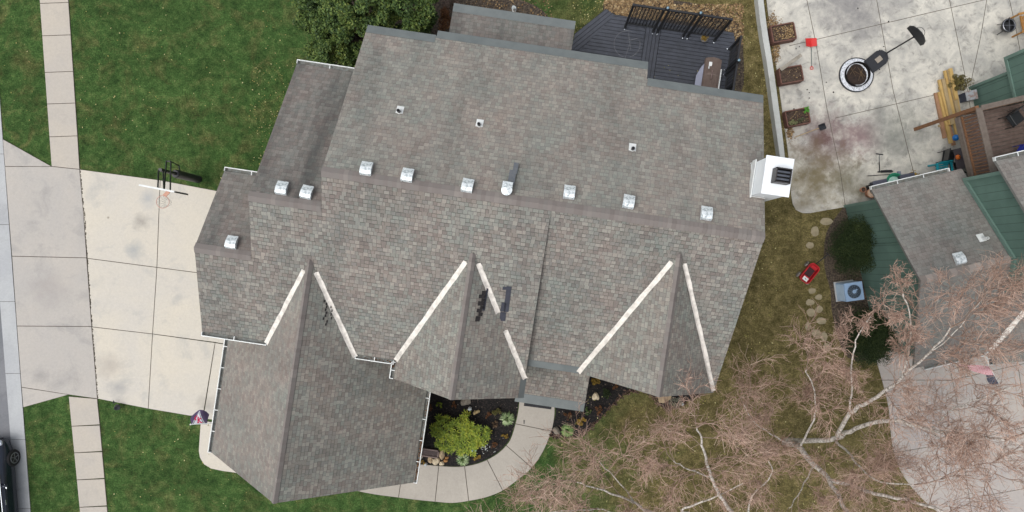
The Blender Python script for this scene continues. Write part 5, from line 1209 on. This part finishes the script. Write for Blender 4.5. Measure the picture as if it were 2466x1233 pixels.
for yy in (210, 300):
    A = P(2285,yy,0.04); m = MB(); m.box((0,0,0),(0.9,0.09,0.07)); o = m.build('lumber_support', M_L3); o.location = (A.x, A.y, 0.072); o.rotation_euler = (0,0,0.15); tag(o, 'short crosswise block under the %s end of the lumber pile' % ('upper' if yy == 210 else 'lower'), 'block')
m = MB(); m.blob((0,0,0.13),(0.125,0.125,0.125),random.Random(1),0,24,16); o = m.build('ball', simple('blue_rubber', S(24,110,180), S(20,96,164), 2, 0.4), smooth=True); o.location = P(2297,333,0.36); tag(o, 'blue ball resting on the lower end of the lumber pile', 'ball')
shrub('shrub', 'mossy green brown round bush between the lumber and the green wall', 'shrub', 2308, 200, 0.4, (0.45,0.36,0.35), island('moss', [(0,S(54,50,24)),(0.6,S(92,84,40)),(1,S(124,112,60))],0.8), 26, 150, 0.05, 71)
sb = thing('storage_box', 'grey box with a mottled lid standing by the green wall beside the lumber', 'box', P(2322,236,PZ), math.radians(12))
m = MB(); m.box((0,0,0.22),(0.42,0.34,0.44)); m.build('body', simple('slate_plastic', S(70,76,90), S(58,62,74), 4, 0.6), sb)
m = MB(); m.box((0.0,0,0.455),(0.46,0.38,0.03)); m.build('lid', simple('mottled_lid', S(150,156,160), S(130,96,80), 5, 0.6, lo=0.45, hi=0.65), sb)
# table, pumpkin, chair
tb = thing('patio_table', 'dark grey square patio table under the edge of the raised deck', 'table', P(2297,386,PZ), math.radians(12))
M_TBL = simple('dark_table_top', S(92,86,90), S(80,74,78), 3, 0.5)
m = MB(); m.box((0,0,0.72),(0.82,0.82,0.04)); m.build('table_top', M_TBL, tb)
for x in (-.36,.36):
    for y in (-.36,.36):
        m = MB(); m.box((x,y,0.35),(0.05,0.05,0.70)); m.build('leg', M_BLACK, tb)
pk = thing('pumpkin', 'small orange pumpkin on the dark patio table', 'pumpkin', P(2305,379,0.76)); pk.location.z = 0.742
m = MB(); NR = 24; vs = []
for i in range(9):
    a = math.pi*i/8
    for k in range(NR):
        b_ = 6.283*k/NR; r_ = 0.10*math.sin(a)*(1+0.08*math.cos(8*b_)); vs.append((r_*math.cos(b_), r_*math.sin(b_), 0.07-0.07*math.cos(a)*-1))
m.add(vs, [(i*NR+k,i*NR+(k+1)%NR,(i+1)*NR+(k+1)%NR,(i+1)*NR+k) for i in range(8) for k in range(NR)]); m.build('body', simple('pumpkin_skin', S(226,120,40), S(200,96,34), 5, 0.6), pk, smooth=True)
m = MB(); m.tube([(0,0,.13),(.01,0,.17)],0.012,6); m.build('stem', M_STEM, pk)
simple_chair('patio_chair', 'black metal chair pushed against the left side of the patio table', 'chair', P(2268,382,PZ), math.radians(80), M_BLACK, wd=0.46)
simple_chair('patio_chair', 'black metal chair below the patio table half under the gutter', 'chair', P(2287,408,PZ), math.radians(190), M_BLACK, wd=0.46)
M_TEAL = simple('teal_plastic', S(26,146,160), S(20,128,144), 3, 0.45)
tc = thing('plastic_chair', 'teal plastic chair on the patio just above the neighbour gutter', 'chair', P(2256,414,PZ), math.radians(8))
for i in range(5):
    m = MB(); m.box((0,-.16+.09*i,.36),(.5,.06,.03)); m.build('seat_slat', M_TEAL, tc)
for i in range(4):
    m = MB(); m.box((0,.27+.02*i,.42+.1*i),(.5,.03,.07)); m.build('back_slat', M_TEAL, tc)
for x in (-.29,.29):
    m = MB(); m.box((x,0.0,.55),(.09,.62,.035)); m.build('armrest', M_TEAL, tc)
    for y in (-.26,.26):
        m = MB(); m.beam((x,y,.54),(x*1.1,y*1.1,0),.06,.05); m.build('leg', M_TEAL, tc)
# sandbox lid, tubs, broom, scooter, pots
gsb = thing('green_sandbox', 'green plastic sandbox shell on the patio behind the neighbour gutter', 'toy sandbox', P(2150,440,PZ), math.radians(8))
m = MB(); m.lathe((0,0,0),[(0.30,0),(0.36,0.16),(0.38,0.18),(0.33,0.18),(0.28,0.06),(0,0.05)],22); m.build('shell', simple('green_plastic', S(40,150,116), S(30,132,100), 3, 0.4), gsb)
m = MB(); m.lathe((0.02,0,0.05),[(0.26,0.0),(0.2,0.04),(0,0.05)],18); m.build('lining', simple('pale_green', S(150,206,186), S(190,214,204), 8, 0.5), gsb)
def tub(label, px, py, rz):
    o = thing('storage_tub', label, 'storage tub', P(px,py,PZ), rz)
    m = MB(); m.prism([(-.26,-.2),(.26,-.2),(.26,.2),(-.26,.2)],0,.3); m.build('body', simple('tub_grey', S(74,76,90), S(62,64,76), 5, 0.6), o)
    m = MB(); m.box((0,0,.315),(.58,.46,.03))
    for k in range(5): m.box((0,-.16+.08*k,.335),(.5,.02,.012))
    m.build('lid', simple('tub_lid', S(92,94,108), S(80,82,94), 5, 0.6), o)
tub('grey ribbed storage tub left of the green sandbox', 2111, 449, 0.2); tub('grey ribbed storage tub right of the green sandbox', 2176, 434, 0.2)
bk = thing('black_crate', 'black open crate beside the two terracotta pots', 'crate', P(2099,455,PZ), 0.2)
for p, d in (((0,0,.02),(.4,.34,.03)),((.2,0,.14),(.02,.34,.26)),((-.2,0,.14),(.02,.34,.26)),((0,.17,.14),(.4,.02,.26)),((0,-.17,.14),(.4,.02,.26))):
    m = MB(); m.box(p, d); m.build('crate_wall', M_BLACK, bk)
A, B = P(2088,424,.08), P(2160,419,.08)
br = thing('broom', 'long handled broom with a grey head lying on the patio above the tubs', 'broom', P(2088,424,PZ), math.atan2(B.y-A.y,B.x-A.x)); L = (B-A).length
m = MB(); m.tube([(0,0,.05),(L,0,.05)],0.014,6); m.build('handle', M_BLACK, br)
m = MB(); m.box((L+.06,0,.05),(.13,.2,.06)); m.build('brush_head', simple('broom_grey', S(128,134,148), S(104,110,124), 20, 0.9), br)
scz = thing('kick_scooter', 'black kick scooter lying on the patio near the broom', 'scooter', P(2116,414,PZ), 0)
d1 = P(2144,413,.1) - P(2116,414,.1); st_ = P(2119,371,.9)-P(2116,414,PZ); 
m = MB(); m.beam((0.03,0,.12),(d1.x,d1.y,.12),.1,.035); m.build('footboard', M_BLACK, scz)
m = MB(); m.tube([(0,0,.08),(st_.x*.6,st_.y*.6,.5)],.02,8); m.build('steering_column', M_BLACK, scz)
m = MB(); m.tube([(st_.x*.6,st_.y*.6,.5),(st_.x,st_.y,.82)],.017,8); m.build('stem', M_CHROME, scz)
m = MB(); m.tube([(st_.x-.14,st_.y+.02,.83),(st_.x+.14,st_.y-.02,.83)],.022,8); m.build('handlebar', M_BLACK, scz)
for x, y in ((-.02,-.01),(d1.x+.02,d1.y)):
    m = MB(); m.lathe((x,y,.065),[(0,-.02),(.06,-.02),(.065,0),(.06,.02),(0,.02)],14,ax=(0,1,0)); m.build('wheel', M_BLACKP, scz)
M_TER = simple('terracotta', S(176,128,98), S(154,108,82), 6, 0.85)
def pot(label, px, py, r_, h_, soil):
    o = thing('plant_pot', label, 'plant pot', P(px,py,PZ))
    m = MB(); m.lathe((0,0,0),[(r_*.7,0),(r_*.95,h_*.85),(r_,h_*.86),(r_,h_),(r_*.86,h_),(r_*.82,h_*.85)],22); m.build('pot', M_TER, o)
    m = MB(); m.lathe((0,0,0),[(r_*.84,h_*.86),(0,h_*.9)],18); m.build('soil', soil, o)
pot('small terracotta pot left of the larger pot at the patio corner', 2074, 458, .11, .2, M_SOIL); pot('larger terracotta pot with pale contents at the patio corner', 2090, 467, .19, .3, simple('pale_fill', S(206,178,152), S(184,156,132), 5, 0.9))
leafpile('yellow leaves and bark bits on the patio between the tubs and the teal chair', 2198, 422, .28, .14, 90, 64, M_LFO, .09)

# ------------------------------------------------------------------ side yard: air conditioner, wagon, stepping stones, hedges
ac = thing('air_conditioner', 'pale blue grey square air conditioner unit between the dark hedges', 'air conditioner', P(2033,700,0.0), math.radians(8))
M_AC = simple('ac_paint', S(140,166,196), S(126,152,182), 3, 0.5)
m = MB(); m.box((0,0,0.03),(0.8,0.8,0.06)); m.build('pad', M_CURBC, ac)
m = MB(); m.box((0,0,0.43),(0.70,0.70,0.74)); m.build('body', M_AC, ac)
m = MB()
for i in range(9):
    m.box((-0.355,0,0.12+.075*i),(0.02,0.64,0.035)); m.box((0,-0.355,0.12+.075*i),(0.64,0.02,0.035))
    m.box((0,0.355,0.12+.075*i),(0.64,0.02,0.035))
m.build('louvre', simple('ac_louvre', S(168,186,200), S(150,168,184), 3, 0.5), ac)
m = MB(); m.box((0,0,0.815),(0.72,0.72,0.03)); m.lathe((0,0,0.83),[(0.29,0.0),(0.29,0.02),(0.27,0.02),(0.27,0.005)],28); m.build('top_panel', M_AC, ac)
m = MB(); m.lathe((0,0,0.842),[(0.27,0.0),(0.0,0.001)],28); m.build('fan_opening', simple('ac_dark', S(44,56,70), S(30,40,52), 4, 0.6), ac)
m = MB()
for k in range(14): a = 6.283*k/14; m.tube([(.06*math.cos(a),.06*math.sin(a),.87),(.28*math.cos(a),.28*math.sin(a),.85)],.004,3)
for rr_ in (.12,.19,.25): m.tube([(rr_*math.cos(i*.314),rr_*math.sin(i*.314),.865) for i in range(21)],.004,3,False)
m.build('fan_guard', simple('wire_blue', S(104,124,142), S(90,110,128), 3, 0.4), ac)
m = MB(); m.lathe((0,0,.86),[(.08,0),(.07,.03),(0,.04)],12); m.tube([(0,0,.86),(.12,.08,.86)],.03,6); m.build('fan_hub', M_AC, ac)
hedge1 = shrub('hedge_bush', 'dark evergreen bush against the green wall above the air conditioner', 'bush', 2026, 590, 0, (0.78,1.15,0.95), M_LF3, 180, 200, 0.055, 81)
hedge2 = shrub('hedge_bush', 'dark evergreen bush against the green wall below the air conditioner', 'bush', 2060, 800, 0, (0.90,1.10,0.95), M_LF3, 190, 200, 0.055, 82)
wg = thing('toy_wagon', 'red toy wagon with a white sticker standing on the lawn by the hedge', 'toy wagon', P(1941,658,0), math.radians(51))
M_RED = simple('wagon_red', S(176,26,34), S(156,22,30), 3, 0.35)
m = MB(); rb = lambda w_, l_, r_: [(x*(w_/2-r_)+r_*math.cos(a), y*(l_/2-r_)+r_*math.sin(a)) for (x,y,a0) in ((1,1,0),(-1,1,math.pi/2),(-1,-1,math.pi),(1,-1,1.5*math.pi)) for a in [a0+i*math.pi/8 for i in range(5)]]
ro, ri = rb(.86,.46,.14), rb(.78,.38,.11); n = len(ro); vs = [(x*.9,y*.9,.17) for x,y in ro]+[(x,y,.40) for x,y in ro]+[(x,y,.40) for x,y in ri]+[(x*.93,y*.93,.21) for x,y in ri]
m.add(vs, [tuple(range(n-1,-1,-1))]+[(k*n+i,k*n+(i+1)%n,(k+1)*n+(i+1)%n,(k+1)*n+i) for k in range(3) for i in range(n)]+[tuple(3*n+i for i in range(n))]); m.build('tray', M_RED, wg)
m = MB(); m.box((0.06,0,.24),(.34,.28,.06)); m.build('footwell', simple('wagon_dark', S(52,14,20), S(40,10,16), 3, 0.6), wg)
m = MB(); m.box((-.26,0,.30),(.2,.28,.14)); m.box((.30,0,.28),(.14,.28,.12)); m.build('seat', M_RED, wg)
m = MB(); m.box((-.28,0,.376),(.15,.22,.006)); m.build('sticker', M_WHITE, wg)
m = MB(); m.beam((-.30,-.05,.381),(-.26,.05,.381),.02,.004); m.build('sticker_mark', M_BLACK, wg)
for x in (-.26,.28):
    for y in (-.26,.26):
        m = MB(); m.lathe((x,y,.12),[(0,-.03),(.11,-.03),(.12,0),(.11,.03),(0,.03)],18,ax=(0,1,0)); m.build('wheel', simple('wheel_pale', S(60,56,54), S(150,146,140), 9, .7), wg)
m = MB(); m.tube([(.42,-.0,.2),(.62,0,.35),(.98,0,.62)],.022,6); m.tube([(.98,-.1,.62),(.98,.1,.62)],.02,6); m.build('pull_handle', M_BLACK, wg)
M_STP = simple('stepping_stone', S(156,146,120), S(130,120,98), 4, 0.95, bump=0.5)
rr = random.Random(77)
stones = [(1989,533,.27,.15,'pale yellow flat stepping stone closest to the patio corner'),(1962,556,.18,.22,'tan stepping stone just below left of the topmost one'),(1951,590,.17,.13,'half overgrown stepping stone above the red wagon'),(1955,700,.16,.13,'stepping stone just below the red wagon'),(1971,716,.15,.13,'stepping stone right of the one below the wagon'),(1950,728,.18,.14,'broad stepping stone on the left of the path'),(1972,744,.16,.15,'round stepping stone nearest the lower hedge'),(1953,752,.18,.16,'stepping stone left of the round one'),(1977,773,.2,.16,'wide stepping stone halfway down the path'),(1946,786,.12,.18,'narrow upright stepping stone at the left edge'),(1965,803,.2,.18,'large grey stepping stone below the narrow one'),(1984,811,.14,.2,'pointed pale stepping stone near the lower hedge'),(1991,836,.16,.18,'lowest pale stepping stone under the twigs')]
for k, (px, py, rx, ry, lb) in enumerate(stones):
    n = 9; pl = [(rx*math.cos(6.283*i/n)*rr.uniform(.8,1.15), ry*math.sin(6.283*i/n)*rr.uniform(.8,1.15)) for i in range(n)]
    m = MB(); m.prism(pl, 0, .025); o = m.build('stepping_stone', M_STP); q = P(px,py,0); o.location = (q.x,q.y,0); tag(o, lb, 'stepping stone', 'stepping stones down the side yard')
# national flag on the neighbour's garage corner
f0 = P(2383,880,2.6); uf = thing('national_flag', 'red and white striped flag with dark starred canton at the neighbour gutter corner', 'flag', f0)
ptip = P(2412,934,2.9)-f0; pbs = Vector((0.0,0.05,-0.1))
m = MB(); m.tube([pbs,ptip],.014,6); m.build('pole', M_WHITE, uf)
t = NT('flag_stripes'); u_ = t.coord('UV'); sx = t.n('SeparateXYZ'); t.l(u_, sx.inputs[0]); fr = t.math('FRACT', t.math('MULTIPLY', sx.outputs[0], 11.0)); g_ = t.math('GREATER_THAN', fr, 0.5)
M_STR = t.done(t.mix(g_, S(168,34,50), S(226,208,212)), 0.8)
t = NT('flag_canton'); o_ = t.coord('UV'); v_ = t.n('TexVoronoi', voronoi_dimensions='2D'); t.l(o_, v_.inputs['Vector']); v_.inputs['Scale'].default_value = 9; v_.inputs['Randomness'].default_value = 0.1
M_CAN = t.done(t.mix(t.math('LESS_THAN', v_.outputs['Distance'], 0.25), S(30,34,60), S(190,194,210)), 0.8)
def US(s, t_):
    p = ptip.lerp(pbs, 0.16+0.72*s); ln = (0.10+0.03*math.sin(9*s)) + 0.0
    if s > 0.5: ln = 0.12 + (s-.5)/.5*0.95
    sag = 0.25*t_ + .04*math.sin(14*s+3*t_)
    d = Vector((-1.0, -0.02-0.5*(1-s), 0)).normalized()
    q = p + d*ln*t_*0.85; q.z -= sag*ln*1.2 + (0.35*t_ if s < .5 else 0.1*t_); q.y += .10*math.sin(2.2*t_)*(s-.6) + 0.0; return q
def cloth(name, s0_, s1_, mat):
    m = MB(); A_, B_ = 18, 10; uv = []
    m.add([US(s0_+(s1_-s0_)*i/A_, j/B_) for j in range(B_+1) for i in range(A_+1)], [])
    for j in range(B_):
        for i in range(A_):
            m.f.append((j*(A_+1)+i, j*(A_+1)+i+1, (j+1)*(A_+1)+i+1, (j+1)*(A_+1)+i)); m.m.append(0)
            uv.append([((s0_+(s1_-s0_)*(i+a))*(1.0), (j+b)/B_) for a, b in ((0,0),(1,0),(1,1),(0,1))])
    return m.build(name, mat, uf, smooth=True, uvs=uv)
cloth('canton', 0.0, 0.5, M_CAN); cloth('stripe_field', 0.5, 1.0, M_STR)

# ------------------------------------------------------------------ bare birch trees
t = NT('birch_bark'); o_ = t.coord(); nz = t.noise(t.mapping(o_, (1,1,3)), 7, 6, 0.7)
M_BIRCH = t.done(t.ramp(nz, [(0.36, S(96,86,78)), (0.45, S(168,160,150)), (0.58, S(214,208,200))]), 0.8)
M_BRANCH = simple('birch_branch', S(150,128,112), S(118,100,90), 4, 0.85)
M_TWIG = island('pink_brown_twig', [(0, S(118,96,86)), (0.35, S(158,130,114)), (0.7, S(186,156,140)), (1, S(206,182,166))], 0.85, 0.2)
M_TWIG2 = island('ochre_twig', [(0, S(104,80,58)), (0.4, S(142,112,78)), (0.8, S(170,142,104)), (1, S(182,160,126))], 0.85, 0.2)
def birch(name, label, base, limbs, seed, density=1.0, twigmat=M_TWIG):
    b = P(base[0], base[1], 0); rr = random.Random(seed); o = thing(name, label, 'tree', b); m = MB(); tw = MB(); bm_ = MB()
    def branch(p, d, L, r, lvl):
        n = 4 if lvl < 3 else 3; pts = [p]; d = d.normalized(); 
        for i in range(n):
            d = (d + Vector((rr.gauss(0,.2),rr.gauss(0,.2),rr.gauss(0,.14)+ (0.10 if lvl < 3 else 0.04)))).normalized(); pts.append(pts[-1] + d*(L/n))
        for q in pts:
            if q.z < 0.4: q.z = 0.4
        if lvl == 1: bm_.tube(pts, [r*(1-.8*i/n) for i in range(n+1)], 5, False)
        else: tw.tube(pts, [max(0.0035, r*(1-.6*i/n)) for i in range(n+1)], 3, False)
        if lvl == 4: return
        k = {1: 10, 2: 8, 3: 3}[lvl]; k = max(2, int(round(k*density)))
        for i in range(k):
            t_ = rr.uniform(.18, 1.0)*n; i0 = min(int(t_), n-1); q = pts[i0].lerp(pts[i0+1], t_-i0); dd = (pts[i0+1]-pts[i0]).normalized()
            sd_ = Vector((rr.gauss(0,1),rr.gauss(0,1),rr.gauss(0,.7))); sd_ -= dd*sd_.dot(dd); sd_.normalize()
            branch(q, dd*0.75 + sd_*rr.uniform(.5,1.0), L*{1:.52,2:.55,3:.55}[lvl]*rr.uniform(.7,1.2), {1:.010,2:.007,3:.005}[lvl], lvl+1)
    for pts, r0, r1, spawn, L1 in limbs:
        w3 = [P(x, y, z) - b for x, y, z in smooth_line(pts, 4)]; n = len(w3)
        w3 = [q + Vector((rr.gauss(0,.02),rr.gauss(0,.02),0)) for q in w3]
        m.tube(w3, [(r0 + (r1-r0)*i/(n-1))*0.82 for i in range(n)], 9)
        for t0_ in np.arange(spawn[0], 1.0, spawn[1]):
            t_ = (t0_ + rr.uniform(-.02,.02))*(n-1); i0 = max(0, min(int(t_), n-2)); q = w3[i0].lerp(w3[i0+1], t_-i0); dd = (w3[i0+1]-w3[i0]).normalized()
            sd_ = Vector((rr.gauss(0,1),rr.gauss(0,1),rr.gauss(0,.5))); sd_ -= dd*sd_.dot(dd); sd_.normalize()
            branch(q, dd*.5+sd_, L1*rr.uniform(.65,1.15), 0.014, 1)
        branch(w3[-1], (w3[-1]-w3[-3]).normalized(), L1, max(.012, r1), 1)
    m.build('trunk', M_BIRCH, o, smooth=True); bm_.build('branches', M_BRANCH, o); tw.build('crown', twigmat, o)
    return o, len(tw.f)
limA = [([(1890,1064,0),(1915,1070,1.2),(1925,1078,2.4),(1960,1120,3.4),(1995,1155,4.0),(2040,1233,5.2),(2070,1300,6.3)], .15, .07, (.55,.11), 1.8),
 ([(1995,1155,4.0),(2060,1172,4.6),(2110,1190,5.2),(2180,1203,5.8),(2280,1235,6.8),(2400,1268,7.8)], .085, .04, (.2,.10), 2.0),
 ([(1890,1060,0),(1950,1062,1.8),(2012,1056,2.9),(2062,1030,3.8),(2145,1012,4.8),(2240,1035,6.0),(2330,1045,7.2),(2420,1060,8.2)], .13, .035, (.45,.08), 2.0),
 ([(2012,1056,2.9),(2046,996,4.2),(2090,968,5.0),(2138,938,5.8),(2190,890,6.8),(2240,850,7.6),(2290,790,8.4)], .10, .025, (.3,.09), 2.0),
 ([(2170,908,6.4),(2188,850,7.0),(2192,770,7.8),(2172,705,8.4)], .035, .02, (.3,.25), 0.8),
 ([(2010,1060,2.9),(2046,1092,3.8),(2055,1108,4.4),(2078,1130,5.0),(2120,1160,5.8),(2200,1165,6.6)], .055, .022, (.3,.14), 1.7),
 ([(2046,996,4.2),(2050,950,4.8),(2050,880,5.8),(2062,820,6.6),(2095,760,7.4)], .045, .018, (.3,.2), 1.0),
 ([(1925,1078,2.4),(1950,1030,3.4),(1965,985,4.2),(1960,930,5.2),(1940,890,6.0)], .05, .016, (.3,.13), 1.6),
 ([(1915,1070,1.6),(1870,1052,2.8),(1820,1020,3.8),(1790,975,4.6)], .045, .014, (.35,.15), 1.6),
 ([(2240,850,7.6),(2300,800,8.2),(2350,740,8.8),(2380,700,9.2)], .02, .012, (.1,.16), 1.5),
 ([(2240,1035,6.0),(2300,985,7.0),(2360,960,7.8),(2440,930,8.6)], .03, .014, (.3,.18), 1.5),
 ([(2240,1035,6.0),(2310,1100,7.0),(2390,1140,7.8)], .03, .014, (.3,.2), 1.5),
 ([(1960,1120,3.4),(1930,1180,4.2),(1900,1225,4.8)], .03, .014, (.35,.25), 1.4)]
limB = [([(1710,1262,0),(1745,1250,1.5),(1762,1233,2.6),(1741,1204,3.6),(1713,1151,4.8),(1699,1102,5.8),(1690,1062,6.6),(1680,1030,7.4)], .12, .025, (.55,.085), 1.8),
 ([(1710,1262,0),(1670,1240,1.6),(1640,1228,2.6),(1690,1210,3.0),(1738,1190,3.6),(1790,1165,4.4)], .07, .02, (.5,.14), 1.4),
 ([(1710,1264,0),(1640,1258,1.8),(1562,1233,3.2),(1530,1212,4.2),(1500,1197,5.0),(1440,1178,5.8),(1390,1160,6.4)], .09, .018, (.5,.09), 1.9),
 ([(1530,1212,4.2),(1480,1150,5.2),(1440,1110,6.0)], .03, .014, (.3,.2), 1.5),
 ([(1800,1262,1.0),(1802,1224,2.4),(1820,1183,3.6),(1859,1143,4.6),(1850,1110,5.2)], .05, .02, (.5,.25), 1.1),
 ([(1713,1151,4.8),(1660,1130,5.6),(1620,1110,6.2)], .03, .014, (.3,.2), 1.6),
 ([(1440,1225,4.6),(1350,1232,5.4),(1270,1240,6.0)], .03, .014, (.1,.16), 1.5), ([(1562,1233,3.2),(1500,1240,4.2),(1440,1225,4.8)], .04, .02, (.4,.3), 1.4)]
tA, nA = birch('birch_tree', 'bare many limbed birch with white bark and pinkish twigs spreading over the neighbour drive', (1890,1062), limA, 5, 1.0)
tB, nB_ = birch('birch_tree', 'bare birch at the bottom edge with twigs reaching toward the curved walk', (1710,1262), limB, 9, 0.86, M_TWIG)
print('twig faces', nA, nB_)

# ------------------------------------------------------------------ fallen leaves
r = np.random.default_rng(99)
def scatter(name, label, n, boxpx, size, mat, seed, reject=None, z=0.03, gauss=None):
    r = np.random.default_rng(seed); out = []
    while len(out) < n:
        x, y = (r.uniform(boxpx[0], boxpx[2]), r.uniform(boxpx[1], boxpx[3])) if gauss is None else (r.normal((boxpx[0]+boxpx[2])/2, (boxpx[2]-boxpx[0])/4), r.normal((boxpx[1]+boxpx[3])/2, (boxpx[3]-boxpx[1])/4))
        if reject and reject(x, y): continue
        q = P(x, y, z); out.append((q.x, q.y, z + r.uniform(0, .02)))
    c = P((boxpx[0]+boxpx[2])/2, (boxpx[1]+boxpx[3])/2, 0); o = leaves_mesh(name, np.array(out) - np.array(c), size, mat, None, seed, 0.35, 0.65); o.location = c
    return tag(o, label, kind='stuff')
conc = lambda x, y: (swl(y)-6 < x < swr(y)+6 and y < 410) or (350 < y < 1010 and x < 530) or (s2l(y)-6 < x < s2r(y)+6 and y > 940) or x < Ledge(y)+8
scatter('fallen_leaves', 'small yellow leaves scattered over the left lawn', 330, (0,0,720,1233), .06, M_YLEAF, 101, conc)
scatter('fallen_leaves', 'yellow leaves scattered thickly beside the left wing', 260, (600,150,740,420), .055, M_YLEAF, 102, None)
scatter('fallen_leaves', 'leaves scattered over the right lawn', 500, (1340,950,2100,1233), .065, M_YLEAF, 103, lambda x,y: (x > 1900 and y < 830))
scatter('fallen_leaves', 'leaves in the side yard between the house and the wall', 420, (1740,0,1870,960), .06, M_YLEAF, 104, None)
scatter('fallen_leaves', 'leaves on the lawn behind the house', 160, (1380,-20,1480,80), .06, M_YLEAF, 105, None)
scatter('leaf_litter', 'thick golden leaf litter on the bark bed behind the deck', 2600, (1455,-12,1620,48), .11, M_LITTER, 106, lambda x,y: y > 20 + (x-1455)*0.25 + 6)
scatter('leaf_litter', 'golden leaf litter around the right end of the deck', 1500, (1600,10,1790,110), .10, M_LITTER, 107, lambda x,y: (x < 1760 and y > 42 + (x-1600)*0.22))
scatter('leaf_litter', 'leaf litter in the bed behind the lean-to roof', 260, (1090,-6,1330,60), .08, M_LITTER, 108)
scatter('mulch_chips', 'bark chips and bits in the front beds', 900, (1000,900,1245,1115), .05, island('chip', [(0,S(30,26,26)),(0.6,S(54,44,40)),(0.9,S(90,76,66)),(1,S(150,140,130))], .9), 109, lambda x,y: (x-1130)**2/120**2 + (y-960)**2/155**2 > 1)
scatter('mulch_chips', 'bark chips in the bed right of the walk', 420, (1345,905,1500,1040), .05, island('chip2', [(0,S(30,26,26)),(0.6,S(54,44,40)),(0.9,S(90,76,66)),(1,S(150,140,130))], .9), 110, lambda x,y: y > 1045 - (x-1345)*0.62 or False)
# brown bark edging along the bed right of the walk
ed = MB(); rr = random.Random(4)
for i in range(len(be)-1):
    for k in range(5):
        q = lerp(be[i], be[i+1], rr.random()); w_ = P(q[0]+rr.gauss(0,3), q[1]+rr.gauss(0,3), .03)
        ed.box(w_, (rr.uniform(.05,.12), rr.uniform(.03,.06), .03), rr.uniform(0,3.1))
tag(ed.build('bark_edging', island('edging_bark', [(0,S(56,42,38)),(0.5,S(88,68,58)),(1,S(124,100,84))], .9)), 'line of brown bark pieces edging the bed right of the walk', kind='stuff')

jd = MB(); rr = random.Random(14)
line = [(193,408),(203,520),(210,621),(222,786),(236,960)]
for a, b in zip(line[:-1], line[1:]):
    n = int(math.hypot(b[0]-a[0], b[1]-a[1])/3)
    for i in range(n):
        if rr.random() < .35: continue
        q = lerp(a, b, (i+rr.random())/n); w_ = P(q[0]+rr.gauss(0,.6), q[1], .037); jd.box(w_, (rr.uniform(.015,.05), rr.uniform(.03,.10), .006), rr.gauss(0,.15))
tag(jd.build('joint_debris', simple('crack_dirt', S(64,58,50), S(92,84,72), 12, .95)), 'dark dirt and moss in the joint between apron and driveway', kind='stuff')
r = np.random.default_rng(31)
def gutter_leaves(label, f, n, seed):
    r = np.random.default_rng(seed); pts = np.array([tuple(f(r.uniform(0,1), r.uniform(-.035,.035))) for _ in range(n)]); o = leaves_mesh('gutter_leaves', pts, .05, M_LFB, house, seed, .5, .6); o['kind'] = 'stuff'; return o
gutter_leaves('', lambda t_, e: Q(-3.085+e, 6.9+1.6*t_, 2.74), 170, 1); gutter_leaves('', lambda t_, e: Q(-3.085+e, 4.6+2.2*t_, 2.73), 40, 2)
gutter_leaves('', lambda t_, e: Q(-4.10+e, 3.95+.2*t_, 4.94), 26, 3); gutter_leaves('', lambda t_, e: Q(-5.3+1.2*t_, 3.96+e, 4.93), 30, 4)

pd_ = hl(1640,120,dz0); 
r = np.random.default_rng(77); pts = []
while len(pts) < 60:
    u = r.uniform(1.6,7.2); y = r.uniform(5.95, 8.6)
    if u > 2.4 or y < 8: pts.append((u, y, dz0+0.006))
dlv = leaves_mesh('deck_leaves', np.array(pts), .05, M_YLEAF, None, 78, .2, .6); dlv.rotation_euler = (0,0,-TH); tag(dlv, 'few pale leaves lying on the deck boards', kind='stuff')

sp = MB(); rr = random.Random(55)
for px, py in [(1917,117),(1944,216),(1949,223),(1949,236),(1945,258),(1912,262),(2118,121),(2118,167),(1990,198),(2007,222),(2128,112),(1925,112),(2066,20),(2140,52)]:
    w_ = P(px, py, .045); sp.blob((w_.x,w_.y,.045),(rr.uniform(.02,.04),rr.uniform(.02,.035),.015), rr, .3, 7, 5)
tag(sp.build('patio_debris', simple('black_crumbs', S(34,34,36), S(58,54,52), 12, .9)), 'small dark crumbs scattered on the patio near the planters', kind='stuff')
